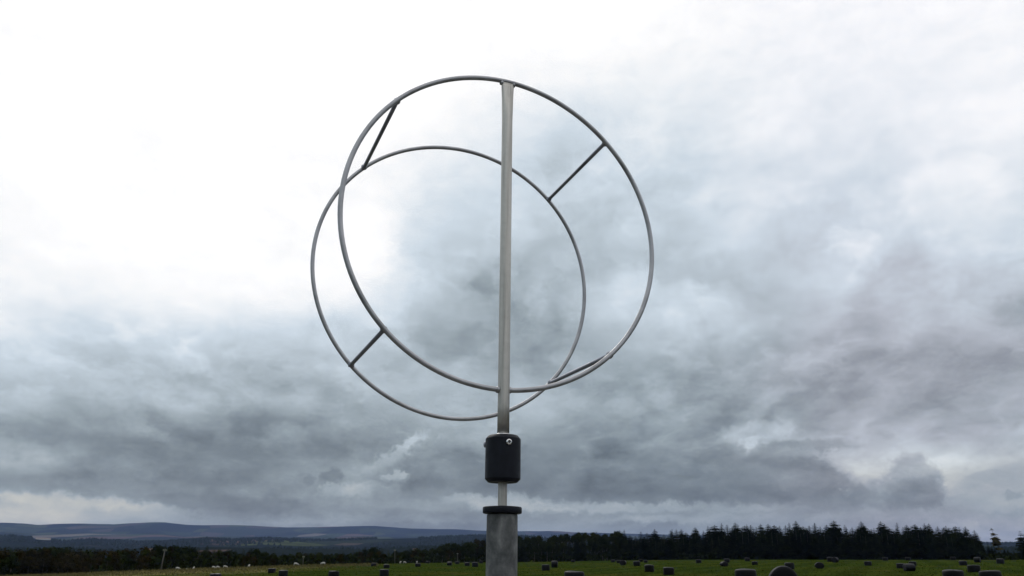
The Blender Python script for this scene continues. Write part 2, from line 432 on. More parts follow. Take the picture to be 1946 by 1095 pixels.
m_ground, nt, b = mat('land')
geo = nd(nt, 'ShaderNodeNewGeometry').outputs['Position']
g1 = noise_(nt, geo, .045, 6, .6); g2 = noise_(nt, geo, .9, 5, .65); g3 = noise_(nt, geo, 7.0, 3, .6)
grass = ramp_(nt, g1, [(.3, (.023, .040, .008)), (.48, (.032, .050, .010)), (.62, (.046, .055, .011)), (.74, (.066, .056, .017))])
grass = mix_(nt, .55, grass, ramp_(nt, g2, [(.3, (.35, .38, .30)), (.7, (1.35, 1.3, 1.2))]), 'MULTIPLY')
grass = mix_(nt, .5, grass, ramp_(nt, g3, [(.3, (.45, .45, .4)), (.7, (1.4, 1.4, 1.4))]), 'MULTIPLY')
wv_ = nd(nt, 'ShaderNodeTexWave', {'Vector': nd(nt, 'ShaderNodeMapping', {0: geo, 2: (0, 0, R(24))}).outputs[0], 'Scale': .045, 'Distortion': 1.2, 'Detail': 3.0, 'Detail Scale': .6}).outputs['Fac']
grass = mix_(nt, .5, grass, ramp_(nt, wv_, [(.15, (.62, .66, .6)), (.5, (1, 1, 1)), (.9, (1.25, 1.18, 1.1))]), 'MULTIPLY')      # mown swaths
dryc = ramp_(nt, noise_(nt, geo, .16, 5, .6), [(.34, (.075, .075, .022)), (.5, (.145, .12, .045)), (.66, (.21, .18, .08))])
att = nd(nt, 'ShaderNodeAttribute', attribute_name='dry').outputs['Fac']
dm = nd(nt, 'ShaderNodeMath', {0: att, 1: noise_(nt, geo, .08, 4), 2: 0.0}, operation='MULTIPLY').outputs[0]
dm = nd(nt, 'ShaderNodeMapRange', {0: dm, 1: .12, 2: .45}).outputs[0]
field = mix_(nt, dm, grass, dryc)
dist = nd(nt, 'ShaderNodeVectorMath', {0: geo}, operation='LENGTH').outputs['Value']
pad = nd(nt, 'ShaderNodeMath', {0: noise_(nt, geo, .5, 4), 1: 5.0, 2: dist}, operation='MULTIPLY_ADD').outputs[0]
added_gravel = ramp_(nt, noise_(nt, geo, 22, 4, .7), [(.3, (.07, .065, .058)), (.5, (.13, .125, .115)), (.7, (.21, .20, .185))])
field = mix_(nt, nd(nt, 'ShaderNodeMapRange', {0: pad, 1: 10.0, 2: 13.0}).outputs[0], added_gravel, field)   # unseen grey ground added round the post to cut green reflections in the steel
# far country: parcels of wood, pasture and stubble
vo = nd(nt, 'ShaderNodeTexVoronoi', {'Vector': nd(nt, 'ShaderNodeMapping', {0: geo, 3: (1 / 300, 1 / 520, 0)}).outputs[0], 'Scale': 1.0, 'Randomness': .9}, feature='F1')
cellr = nd(nt, 'ShaderNodeSeparateColor', {0: vo.outputs['Color']}).outputs[0]
parcels = nd(nt, 'ShaderNodeValToRGB', {0: cellr}); parcels.color_ramp.interpolation = 'CONSTANT'
pe = parcels.color_ramp.elements
pe[0].position = 0; pe[0].color = (.010, .014, .009, 1); pe[1].position = .46; pe[1].color = (.026, .038, .014, 1)
for p_, c_ in ((.60, (.05, .062, .024)), (.68, (.09, .062, .05)), (.74, (.06, .05, .04)), (.8, (.022, .03, .018)), (.92, (.13, .115, .09)), (.95, (.018, .025, .014))):
    k = pe.new(p_); k.color = (*c_, 1)
woods = nd(nt, 'ShaderNodeMapRange', {0: noise_(nt, geo, .0011, 4, .6), 1: .40, 2: .50}).outputs[0]
vfar = nd(nt, 'ShaderNodeMapRange', {0: nd(nt, 'ShaderNodeVectorMath', {0: geo}, operation='LENGTH').outputs['Value'], 1: 5600.0, 2: 7500.0, 3: 1.0, 4: .2}).outputs[0]
woods = nd(nt, 'ShaderNodeMath', {0: woods, 1: vfar}, operation='MULTIPLY').outputs[0]       # more open country beyond the wooded ridge
far = mix_(nt, woods, parcels.outputs[0], (.008, .012, .009, 1))
far = mix_(nt, .6, far, ramp_(nt, noise_(nt, geo, .03, 5, .7), [(.3, (.5, .5, .5)), (.7, (1.4, 1.4, 1.4))]), 'MULTIPLY')
dist = nd(nt, 'ShaderNodeVectorMath', {0: geo}, operation='LENGTH').outputs['Value']
isfar = nd(nt, 'ShaderNodeMapRange', {0: dist, 1: 700.0, 2: 1300.0}).outputs[0]
nt.links.new(mix_(nt, isfar, field, far), b.inputs['Base Color'])
b.inputs['Roughness'].default_value = 1.0; b.inputs['Specular IOR Level'].default_value = 0.0
bp = nd(nt, 'ShaderNodeBump', {'Height': g2, 'Strength': .6, 'Distance': .5})
nt.links.new(bp.outputs[0], b.inputs['Normal'])
ground = link('ground', gme, m_ground); tag(ground, kind='structure')

# ------------------------------------------------------------------ haze: one closed box of thin blue air
lo = min(v[2] for v in gv) - 1.0; hi = max(v[2] for v in gv) + 6.0
S = 15950.0
bm = bmesh.new()
bmesh.ops.create_cube(bm, size=1.0, matrix=Matrix.Translation((0, 0, (lo + hi) / 2)) @ Matrix.Diagonal((2 * S, 2 * S, hi - lo, 1)))
m_haze = bpy.data.materials.new('haze'); m_haze.use_nodes = True
ht = m_haze.node_tree; ht.nodes.clear()
pv = nd(ht, 'ShaderNodeVolumePrincipled', {'Color': (.39, .54, 1.0, 1), 'Density': 3.0e-5})
ht.links.new(pv.outputs[0], nd(ht, 'ShaderNodeOutputMaterial').inputs['Volume'])
haze = link('haze', from_bm('haze', bm, False), m_haze); tag(haze, kind='stuff', label='thin blue haze over the far hills')

# ------------------------------------------------------------------ materials
def steel(name, base, rough, streak=False):
    m, nt, b = mat(name)
    co = nd(nt, 'ShaderNodeTexCoord').outputs['Object']
    st = nd(nt, 'ShaderNodeMapping', {0: co, 3: (60, 60, 2.2) if streak else (9, 9, 9)}).outputs[0]
    n1 = noise_(nt, st, 1.0, 5, .6); n2 = noise_(nt, co, 38, 4, .6)
    c1 = ramp_(nt, n1, [(.3, tuple((.55 if streak else .72) * v for v in base)), (.5, base), (.7, tuple(min(1, 1.18 * v) for v in base))])
    nt.links.new(mix_(nt, .35, c1, ramp_(nt, n2, [(.3, (.6, .57, .52)), (.6, (1.1, 1.1, 1.1))]), 'MULTIPLY'), b.inputs['Base Color'])
    b.inputs['Metallic'].default_value = 1.0
    nt.links.new(nd(nt, 'ShaderNodeMapRange', {0: n2, 1: .3, 2: .7, 3: rough - .08, 4: rough + .12}).outputs[0], b.inputs['Roughness'])
    bp = nd(nt, 'ShaderNodeBump', {'Height': n2, 'Strength': .12, 'Distance': .002})
    nt.links.new(bp.outputs[0], b.inputs['Normal'])
    return m


M_ring = steel('dull_steel_bar', (.40, .405, .42), .5)
M_mast = steel('brushed_steel_tube', (.53, .515, .475), .52, True)
M_strut = steel('dark_steel_bar', (.29, .30, .34), .55)
M_bolt = steel('bright_bolt_steel', (.82, .82, .82), .18)

M_black, nt, b = mat('black_plastic')
co = nd(nt, 'ShaderNodeTexCoord').outputs['Object']
nt.links.new(ramp_(nt, noise_(nt, co, 30, 5, .6), [(.3, (.0042, .0056, .010)), (.7, (.0085, .011, .018))]), b.inputs['Base Color'])
nt.links.new(nd(nt, 'ShaderNodeMapRange', {0: noise_(nt, co, 55, 3), 1: .3, 2: .7, 3: .42, 4: .58}).outputs[0], b.inputs['Roughness'])
b.inputs['Specular IOR Level'].default_value = .2

M_socket, nt, b = mat('socket_shadow_steel')
b.inputs['Base Color'].default_value = (.10, .10, .105, 1); b.inputs['Metallic'].default_value = 1; b.inputs['Roughness'].default_value = .5

M_post, nt, b = mat('weathered_galvanised_pipe')
co = nd(nt, 'ShaderNodeTexCoord').outputs['Object']
s1 = noise_(nt, nd(nt, 'ShaderNodeMapping', {0: co, 3: (1, 1, .7)}).outputs[0], 20, 7, .62, .5)
s2 = noise_(nt, co, 120, 4, .65)
pc = ramp_(nt, s1, [(.30, (.052, .056, .056)), (.44, (.085, .090, .090)), (.55, (.125, .13, .128)), (.70, (.21, .215, .21))])
pc = mix_(nt, .4, pc, ramp_(nt, s2, [(.3, (.55, .55, .55)), (.7, (1.3, 1.3, 1.3))]), 'MULTIPLY')
nt.links.new(pc, b.inputs['Base Color'])
b.inputs['Metallic'].default_value = .35; b.inputs['Roughness'].default_value = .62
bp = nd(nt, 'ShaderNodeBump', {'Height': s2, 'Strength': .2, 'Distance': .002}); nt.links.new(bp.outputs[0], b.inputs['Normal'])

# ------------------------------------------------------------------ the ring sculpture on its post
# measured in the upright frame of the post: camera at the origin, post 2.4 m ahead
F_R = cam_basis(0.328408, 0.009808)
TILT = CAM_R @ F_R.transposed()
PX, PD, ZC, AZN, OFF = -0.02083, 2.4, 1.01821, -0.369572, 0.497
BASE_Z = -CAM_Z - .03
sculpt = empty('ring_sculpture')
sculpt.matrix_world = Matrix.Translation((0, 0, CAM_Z)) @ TILT.to_4x4() @ Matrix.Translation((PX, PD, BASE_Z))
tag(sculpt, 'two linked steel rings on a slim mast turning above a grey post', 'sculpture')
H = lambda z: z - BASE_Z
nrm = Vector((math.sin(AZN), math.cos(AZN), 0)); tan = Vector((math.cos(AZN), -math.sin(AZN), 0)); upv = Vector((0, 0, 1))
ctr = Vector((0, 0, H(ZC)))


def ring_r(th, c):
    return c[0] + c[1] * math.cos(2 * th) + c[2] * math.sin(2 * th) + c[3] * math.cos(3 * th) + c[4] * math.sin(3 * th)


CF = (.51358, -.00069, .00041, .00262, -.00138)
CB = (.51354, -.00068, -.00049, -.00121, .00207)


def ring_pt(deg, c, off):
    th = R(deg); rr = ring_r(th, c)
    return ctr + nrm * off + (tan * math.cos(th) + upv * math.sin(th)) * rr


o = link('ring', tube('ring', [ring_pt(k * 2.5, CF, 0) for k in range(144)], .0076, 14, True), M_ring, sculpt)
o['label'] = 'front ring welded to the mast'
o = link('ring', tube('ring', [ring_pt(k * 2.5, CB, OFF) for k in range(144)], .0070, 14, True), M_ring, sculpt)
o['label'] = 'rear ring held off by four struts'
ends = [(134.7, 134.9), (45.8, 45.3), (-134.2, -134.6), (-46.6, -44.6)]


def weld(p, s, axis, seed):
    bm = bmesh.new(); bmesh.ops.create_icosphere(bm, subdivisions=2, radius=1.0)
    for v in bm.verts:
        v.co *= 1 + .22 * noise.noise(v.co * 1.7 + Vector((seed, 0, 0)))
    rot = Vector((0, 0, 1)).rotation_difference(axis).to_matrix().to_4x4()
    bmesh.ops.transform(bm, matrix=Matrix.Translation(p) @ rot @ Matrix.Diagonal((s, s, s * .8, 1)), verts=bm.verts)
    return from_bm('weld', bm)


for i, (a, b2_) in enumerate(ends):
    p0 = ring_pt(a, CF, 0); p1 = ring_pt(b2_, CB, OFF)
    d = (p1 - p0).normalized()
    # struts butt against the inner-back side of the front ring and overlap the rear one
    st = link('strut', tube('strut', [p0 + d * .001, p0 + d * .2, p1 - d * .2, p1 + d * .002], .0066, 12), M_strut, sculpt)
    link('weld', weld(p0 + d * .007, .0115, d, i * 3.1), M_strut, st)
    link('weld', weld(p1 - d * .007, .0110, d, i * 3.1 + 9), M_strut, st)

# mast: round tube whose top is beaten flat and flared to take the ring
top_z = ring_pt(90, CF, 0).z - .006
prof = [(H(.372), .0174, .0174), (H(.46), .0172, .0172), (H(.9), .0171, .0171), (H(1.25), .0170, .0170), (top_z - .135, .0172, .0166), (top_z - .095, .0176, .0150),
        (top_z - .062, .0186, .0122), (top_z - .035, .0200, .0098), (top_z - .014, .0212, .0085), (top_z - .002, .0218, .0080)]
seg = 40; v, f = [], []
for (z, rx, ry) in prof:
    for k in range(seg):
        a = 2 * math.pi * k / seg
        ca, sa = math.cos(a), math.sin(a)
        fl = 1 - .0 * ry
        # flattened faces: squarer outline towards the top
        e = 1.0 if rx - ry < .001 else .72
        px_, py_ = rx * math.copysign(abs(ca) ** e, ca), ry * math.copysign(abs(sa) ** e, sa)
        v.append(tan * px_ + nrm * py_ + upv * z)
for i in range(len(prof) - 1):
    for k in range(seg):
        k2 = (k + 1) % seg
        f.append((i * seg + k, i * seg + k2, (i + 1) * seg + k2, (i + 1) * seg + k))
f.append(tuple(reversed(range(seg)))); f.append(tuple(range((len(prof) - 1) * seg, len(prof) * seg)))
mast = link('mast', mesh('mast', v, f, True), M_mast, sculpt)
# weld seams: along the flared top and round the ring where it enters the mast low down
for s in (-1, 1):
    link('weld', weld(ring_pt(90 + s * 2.3, CF, 0) - upv * .007, .0088, tan, 20 + s), M_ring, mast)
    link('weld', weld(ring_pt(-90 + s * 2.0, CF, 0), .0108, tan, 26 + s), M_ring, mast)
link('weld', lathe('weld', [(.0176, H(.371)), (.0215, H(.3715)), (.0222, H(.374)), (.0205, H(.3775)), (.0176, H(.379))], 32), M_bolt, mast)

coup = link('coupling', lathe('coupling', [(.004, H(.2432)), (.0405, H(.2432)), (.0415, H(.2436)), (.0494, H(.2515)), (.0500, H(.2525)), (.0500, H(.3630)), (.0494, H(.3642)), (.0425, H(.3722)), (.0412, H(.3730)), (.004, H(.3730))], 64), M_black, sculpt)
coup.data.set_sharp_from_angle(angle=R(20))
for deg in (-71, -191, 49):       # three cap screws round the coupling
    a = R(deg); out = Vector((math.cos(a), math.sin(a), 0))
    head = lathe('bolt', [(.0088, 0), (.0089, .0012), (.0084, .0036), (.0071, .0054), (.0052, .0062), (.0045, .0062), (.0044, .0030), (.001, .0029)], 24)
    bolt = link('bolt', head, M_bolt if deg == -71 else M_strut, coup)  # screws turned away get darker steel, dimming their sky reflection by colour
    bolt.matrix_local = Matrix.Translation(out * .0497 + upv * H(.349)) @ Vector((0, 0, 1)).rotation_difference(out).to_matrix().to_4x4()
    hx = lathe('socket', [(.0043, .0031), (.0043, .0034)], 6, False)
    link('socket', hx, M_socket, bolt)
shaft = link('shaft', lathe('shaft', [(.0128, H(.150)), (.0128, H(.2445))], 40), M_mast, sculpt)
flange = link('flange', lathe('flange', [(.010, H(.1590)), (.0510, H(.1585)), (.0532, H(.1593)), (.0542, H(.1612)), (.0542, H(.1735)), (.0534, H(.1754)), (.0512, H(.1763)), (.020, H(.1790)), (.0135, H(.1793))], 64), M_black, sculpt)
post = link('post', lathe('post', [(.0428, -.02), (.0428, H(-1.0)), (.0430, H(-.4)), (.0428, H(.1500)), (.0422, H(.1552)), (.0410, H(.1560))], 64), M_post, sculpt)

for o in (flange, post, shaft): o.data.set_sharp_from_angle(angle=R(28))

# ------------------------------------------------------------------ bales in film
M_film, nt, b = mat('dark_bale_film')
co = nd(nt, 'ShaderNodeTexCoord').outputs['Object']
oi = nd(nt, 'ShaderNodeObjectInfo').outputs['Random']
nt.links.new(mix_(nt, oi, (.0035, .0045, .0045, 1), (.007, .0072, .011, 1)), b.inputs['Base Color'])
b.inputs['Specular IOR Level'].default_value = .14
wr = noise_(nt, nd(nt, 'ShaderNodeMapping', {0: co, 3: (2.5, 2.5, 14)}).outputs[0], 1.0, 4, .6)
nt.links.new(nd(nt, 'ShaderNodeMapRange', {0: wr, 1: .3, 2: .7, 3: .45, 4: .62}).outputs[0], b.inputs['Roughness'])
bp = nd(nt, 'ShaderNodeBump', {'Height': wr, 'Strength': .5, 'Distance': .03}); nt.links.new(bp.outputs[0], b.inputs['Normal'])


def bale_mesh(seed, lying):
    hgt, rad = 1.16, .675
    prof = []
    for i in range(5): a = math.pi / 2 * i / 4; prof.append((rad - .13 + .13 * math.sin(a), .09 - .09 * math.cos(a)))
    for t in (.25, .5, .75): prof.append((rad * (1 + .018 * math.sin(math.pi * t)), .09 + (hgt - .2) * t))
    for i in range(5): a = math.pi / 2 * i / 4; prof.append((rad - .15 + .15 * math.cos(a), hgt - .11 + .11 * math.sin(a)))
    prof = [(.02, 0)] + [(.32, 0.0)] + prof + [(.34, hgt + .018), (.02, hgt + .025)]
    me = lathe('bale', prof, 36)
    for v in me.vertices:
        p = v.co
        n_ = noise.noise(Vector((p.x * 1.6, p.y * 1.6, p.z * 1.6 + seed * 7.3)))
        v.co = Vector((p.x * (1 + .045 * n_), p.y * (1 + .045 * n_), p.z * (1 + .035 * n_)))
    if lying:
        me.transform(Matrix.Translation((0, -hgt / 2, rad * .95)) @ Matrix.Rotation(-math.pi / 2, 4, 'X'))
        for v in me.vertices:
            if v.co.z < .06: v.co.z = .0 + (v.co.z - .06) * .15 + .02
    me.materials.append(M_film)
    return me


BALE_UP = [bale_mesh(i, False) for i in range(4)]
BALE_LIE = [bale_mesh(i + 9, True) for i in range(2)]
DW = 'dark film-wrapped bale '
# x of the middle, y of the top, y of the foot (None: below the frame), width - all in photograph pixels; lying; label
BALES = [
    (410.5, 1090, None, 18, 0, DW + 'cut off by the lower edge below the close pair of sheep'),
    (516.8, 1082, 1091, 12.5, 0, 'smaller dark bale of the pair on the rough grass slope below the grazing sheep'),
    (538.8, 1083.5, 1095, 15, 0, 'larger dark bale of the pair on the rough grass slope below the grazing sheep'),
    (634.5, 1083, None, 18.5, 0, 'big dark bale alone below the last sheep before the gap to the post'),
    (710, 1073.3, 1080, 9, 0, 'small dark bale on the pale mown strip, first of the group of three'),
    (734.6, 1073.6, 1081, 10.6, 0, 'dark bale directly above a bigger bale, rear one of the group of three'),
    (730.5, 1082, 1094.5, 16, 0, 'tall dark bale with pale top edge, front one of the group of three'),
    (794.3, 1071.3, 1078, 9.7, 0, 'dark bale standing straight below a single sheep near the field edge'),
    (813, 1070.3, 1074, 6.5, 0, 'tiny dark bale just beyond the bale with the single sheep'),
    (854.5, 1068.8, 1074, 9, 1, 'dark bale first of the row of five between sheep and post'),
    (869, 1068.6, 1072.6, 7.4, 0, 'small dark bale second of the row of five between sheep and post'),
    (888, 1069, 1075, 9.3, 0, 'dark bale third of the row of five between sheep and post'),
    (903, 1068.6, 1076.2, 11, 0, 'biggest dark bale of the row of five between sheep and post'),
    (914.5, 1067.6, 1070.8, 7, 0, 'small dark bale close beside the post at the foot of the trees'),
    (1037, 1073, 1083.2, 14.3, 0, 'dark bale standing on end, nearer one of the two just past the post'),
    (1053.8, 1066, 1076.2, 12.5, 1, 'bale with pale rounded top, farther one of the two just past the post'),
    (1090.5, 1085.3, None, 36, 0, 'large flat-topped dark bale cut off by the lower edge, first past the post'),
    (1089, 1065.3, 1068.8, 7, 0, 'faint small bale at the wood edge above the large flat-topped one past the post'),
    (1165, 1064.6, 1069, 7.4, 0, 'tiny bale leading the cluster by the wood edge'),
    (1175.8, 1065.2, 1070.2, 8, 0, 'small bale half behind another, second in the cluster by the wood edge'),
    (1184, 1065, 1072.2, 11, 1, 'rounded bale overlapping a smaller one in the cluster by the wood edge'),
    (1209.8, 1066.3, 1074, 12, 0, 'squat dark bale in the middle of the cluster by the wood edge'),
    (1217.7, 1062.8, 1068, 7.4, 0, 'tiny bale peeping over the squat one in the middle of the cluster'),
    (1227, 1066, 1071.5, 7, 0, 'narrow little bale above the square bale with the pale top edge'),
    (1233.4, 1073.3, 1085, 16.6, 0, 'square dark bale with pale top edge below the cluster by the wood'),
    (1270.4, 1078, 1091.3, 18.5, 0, 'dark bale spreading at its foot, alone between the cluster and the big flat-topped bale'),
    (1327.3, 1063.3, 1069.8, 9.2, 0, 'small square bale alone in front of the first tall spruces'),
    (1381, 1062, 1068.4, 9.2, 0, 'upper one of two small bales stacked in view above the big flat-topped bale'),
    (1375.8, 1070.6, 1076.2, 11, 1, 'lower one of two small bales stacked in view above the big flat-topped bale'),
    (1420, 1060.2, 1065.2, 8.8, 0, 'small pale-topped bale at the wood edge straight above the big flat-topped bale'),
    (1434, 1068.8, 1075.2, 9.5, 0, 'small dark bale between the wood edge and the big flat-topped bale'),
    (1416.3, 1081, None, 35, 0, 'big flat-topped dark bale beside the round-topped one'),
    (1486.5, 1077, None, 45, 1, 'largest bale, lying with its round end towards the viewer'),
    (1500, 1069.5, 1079.3, 16, 0, 'dark bale peeping out behind the largest round-ended bale'),
    (1557, 1073.8, 1079.7, 13.5, 1, 'low dark bale alone in open grass, next after the round-ended one'),
    (1577, 1058.8, 1065, 10, 0, 'first of two pale-topped bales touching at the wood edge'),
    (1586.5, 1059.3, 1065.2, 10, 1, 'second of two pale-topped bales touching at the wood edge'),
    (1649, 1068.8, 1075.4, 10.6, 0, 'small dark bale alone in open grass before the touching pair'),
    (1682, 1059.4, 1064.4, 8, 0, 'tiny bale at the wood edge beyond the small lone bale in open grass'),
    (1725, 1059.6, 1063.8, 8, 0, 'tiny bale at the wood edge above the touching three'),
    (1711.5, 1074.2, 1081.8, 12, 0, 'smaller front bale of the touching three in open grass'),
    (1727, 1072.3, 1082.6, 16, 1, 'larger front bale of the touching three in open grass'),
    (1734, 1069.8, 1077, 10.5, 0, 'rear bale of the touching three in open grass'),
    (1811, 1059.4, 1063.6, 7, 0, 'tiny faint bale at the wood edge between the touching three and the wood end'),
    (1829.5, 1067.3, 1075.2, 10.6, 0, 'square dark bale halfway out before the end of the wood'),
    (1856.6, 1059, 1065.3, 10, 1, 'pale rounded bale at the very end of the wood'),
    (1900, 1061.8, 1069.2, 11, 0, 'dark bale below the lone thin tree'),
    (1850, 1076.3, 1085.7, 17.5, 0, 'grey-black bale standing above the two cut-off bales at the far corner'),
    (1810, 1083, None, 28, 0, 'flat-topped bale cut off by the lower edge, first of the corner two'),
    (1881, 1086.4, None, 27.5, 0, 'flat-topped bale cut off by the lower edge, last before the corner'),
]
for i, (px, yt, yb, w, lying, label) in enumerate(BALES):
    size = 1.35 if not lying else 1.28
    rr = FOCAL * size / w
    a = bearing(px, yt)
    if yb is not None:
        s = slope(px, yb)
        best = min((abs(s * q - (ground_z(a, q) - CAM_Z)) / q, q) for q in np.arange(max(40, rr * .7), min(rr * 1.35, EDGE_R(a) - 2), 1.5)) if rr * .7 < EDGE_R(a) - 4 else (0, EDGE_R(a) - 3)
        rr = .35 * rr + .65 * best[1]
    rr = min(rr, EDGE_R(a) + 2)
    p = at_bearing(a, rr)
    k = w / FOCAL * rr / math.cos(R(a)) / size
    k = max(.78, min(1.18, k))
    me = rnd.choice(BALE_LIE) if lying else BALE_UP[i % 4]
    o = link('bale', me)
    o.location = p - Vector((0, 0, .03))
    tops = slope(px, yt) * rr + CAM_Z - o.location.z
    kz = max(.72 * k, min(1.15 * k, tops / (1.18 if not lying else 1.3)))
    o.scale = (k, k, kz)
    if px in (1486.5,): o.rotation_euler.z = -R(a) + R(6)
    elif lying: o.rotation_euler.z = -R(a) + rnd.uniform(-.5, .5) + math.pi / 2 * (i % 2)
    else: o.rotation_euler.z = rnd.uniform(0, 6.28)
    if not lying: o.rotation_euler.x = rnd.uniform(-.03, .03); o.rotation_euler.y = rnd.uniform(-.03, .03)
    tag(o, label, 'bale', 'dark wrapped bales scattered over the field')

# ------------------------------------------------------------------ sheep along the brow
M_fleece, nt, b = mat('sheep_fleece')
co = nd(nt, 'ShaderNodeTexCoord').outputs['Object']
fl = noise_(nt, co, 9, 4, .6)
nt.links.new(ramp_(nt, fl, [(.3, (.38, .365, .33)), (.7, (.55, .535, .49))]), b.inputs['Base Color'])
b.inputs['Roughness'].default_value = .95
bp = nd(nt, 'ShaderNodeBump', {'Height': fl, 'Strength': .8, 'Distance': .03}); nt.links.new(bp.outputs[0], b.inputs['Normal'])


def sheep_mesh(head_down):
    """one continuous skin: trunk, neck, head, four jointed legs"""
    J = {'pelvis': (-.38, 0, .72, .21), 'belly': (0, 0, .68, .27), 'chest': (.34, 0, .70, .23), 'rump': (-.56, 0, .74, .13)}
    if head_down: J.update(neck=(.60, 0, .60, .13), poll=(.78, 0, .36, .09), muzzle=(.90, 0, .17, .05))
    else: J.update(neck=(.55, 0, .90, .13), poll=(.68, 0, 1.06, .09), muzzle=(.86, 0, 1.00, .05))
    E = [('pelvis', 'belly'), ('belly', 'chest'), ('pelvis', 'rump'), ('chest', 'neck'), ('neck', 'poll'), ('poll', 'muzzle')]
    for s, t in ((-1, 'l'), (1, 'r')):
        J['hip' + t] = (-.42, s * .13, .52, .10); J['hock' + t] = (-.52, s * .13, .26, .05); J['hoof' + t] = (-.46, s * .13, .02, .045)
        J['sho' + t] = (.34, s * .13, .50, .09); J['wrist' + t] = (.36, s * .13, .26, .05); J['fhoof' + t] = (.34, s * .13, .02, .045)
        J['ear' + t] = (J['poll'][0] - .04, s * .15, J['poll'][2] + .03, .03)
        E += [('pelvis', 'hip' + t), ('hip' + t, 'hock' + t), ('hock' + t, 'hoof' + t), ('chest', 'sho' + t), ('sho' + t, 'wrist' + t), ('wrist' + t, 'fhoof' + t), ('poll', 'ear' + t)]
    names = list(J)
    me = bpy.data.meshes.new('sheep_skeleton')
    me.from_pydata([J[n][:3] for n in names], [(names.index(a), names.index(b_)) for a, b_ in E], [])
    o = bpy.data.objects.new('sheep_skeleton', me); C.objects.link(o)
    o.modifiers.new('skin', 'SKIN'); o.modifiers.new('sub', 'SUBSURF').levels = 1
    if not me.skin_vertices: 
        bm = bmesh.new(); bm.from_mesh(me); bm.verts.layers.skin.verify(); bm.to_mesh(me); bm.free()
    for k, n in enumerate(names):
        sv = me.skin_vertices[0].data[k]; sv.radius = (J[n][3], J[n][3]); sv.use_root = n == 'pelvis'
    bpy.context.view_layer.update()
    dg = bpy.context.evaluated_depsgraph_get()
    out = bpy.data.meshes.new_from_object(o.evaluated_get(dg))
    bpy.data.objects.remove(o); out.name = 'sheep'
    out.polygons.foreach_set('use_smooth', [True] * len(out.polygons))
    out.materials.clear(); out.materials.append(M_fleece)
    return out


SHEEP = [sheep_mesh(True), sheep_mesh(False)]
FLOCK = [
    (338, 0, 90, 1.1, 'white sheep nearest the leaning pole, first of the flock'),
    (356, 0, 80, .8, 'white sheep lying low in the grass, second from the leaning pole'),
    (368.5, 1, 20, .85, 'white sheep standing end-on, third from the leaning pole'),
    (406, 0, 110, 1.0, 'white grazing sheep, first of the close pair above the cut-off bale'),
    (414, 0, 75, 1.0, 'white grazing sheep, second of the close pair above the cut-off bale'),
    (428, 0, 95, 1.1, 'white grazing sheep a little apart from the close pair'),
    (473, 1, 25, 1.0, 'white sheep alone, end-on, midway along the brow'),
    (562, 0, 85, 1.35, 'big white sheep grazing above the pair of bales'),
    (614, 0, -85, 1.35, 'white grazing sheep with its legs showing, last before the trees rise'),
    (760.5, 1, 30, 1.0, 'white sheep standing upright in the pair near the wood'),
    (768.5, 0, 85, 1.0, 'white grazing sheep, lower one of the pair near the wood'),
    (792, 1, 10, .95, 'white sheep end-on just behind a dark bale'),
]
for (px, pose, face, k, label) in FLOCK:
    a = bearing(px, 1075); rr = EDGE_R(a) - (2 if 'lying' not in label else -1.0)
    o = link('sheep', SHEEP[pose]); o.location = at_bearing(a, rr) - Vector((0, 0, .25 if 'lying' in label else .0))
    k *= .62
    o.scale = (k, k, k); o.rotation_euler.z = -R(a) + R(90 - face)
    tag(o, label, 'sheep', 'sheep along the brow of the field')

# ------------------------------------------------------------------ poles
M_wood, nt, b = mat('weathered_pole_wood')
co = nd(nt, 'ShaderNodeTexCoord').outputs['Object']
nt.links.new(ramp_(nt, noise_(nt, nd(nt, 'ShaderNodeMapping', {0: co, 3: (18, 18, 1)}).outputs[0], 1.0, 5), [(.3, (.05, .046, .042)), (.7, (.12, .112, .104))]), b.inputs['Base Color'])
b.inputs['Roughness'].default_value = .9
M_ins, nt, b = mat('pale_insulator'); b.inputs['Base Color'].default_value = (.16, .18, .12, 1); b.inputs['Roughness'].default_value = .4


def power_pole(px, ytop, xtop, extra, label, thick=1.0, arm_w=.8):
    a = bearing(px, 1080); rr = EDGE_R(a) + extra
    p = at_bearing(a, rr, -.3)
    topd = slope(xtop, ytop) * rr + CAM_Z; hgt = topd - p.z
    lean = (math.tan(R(bearing(xtop, ytop))) - math.tan(R(a))) * rr
    root = empty('utility_pole', p, -R(a)); tag(root, label, 'pole', 'wooden poles along the brow')
    link('pole', tube('pole', [(0, 0, 0), (lean * .5, 0, hgt * .5), (lean, 0, hgt)], [.15 * thick, .13 * thick, .105 * thick], 12), M_wood, root)
    bm = bmesh.new(); bmesh.ops.create_cube(bm, size=1, matrix=Matrix.Translation((lean * .95, -.14, hgt - .45)) @ Matrix.Diagonal((arm_w, .09, .1, 1)))
    arm = link('crossarm', from_bm('crossarm', bm, False), M_wood, root)
    for s in (-arm_w * .42, 0, arm_w * .42):
        link('insulator', lathe('insulator', [(.03, 0), (.07, .04), (.07, .14), (.04, .2), (.05, .26), (.02, .3)], 10), M_ins, arm).location = (lean * .95 + s, -.14, hgt - .39)
    return root


power_pole(306, 1043, 313.5, 1, 'tall leaning wooden pole at the brow, apart from the others beyond the sheep')
power_pole(575, 1056, 577, 12, 'thin grey pole against dark trees between the two biggest sheep', .6, .5)
power_pole(750, 1044, 750.5, 10, 'thin pole beside the pair of sheep near the wood', .6, .5)
power_pole(869, 1051, 869.5, 8, 'short grey pole against the dark wood close to the post', .6, .5)

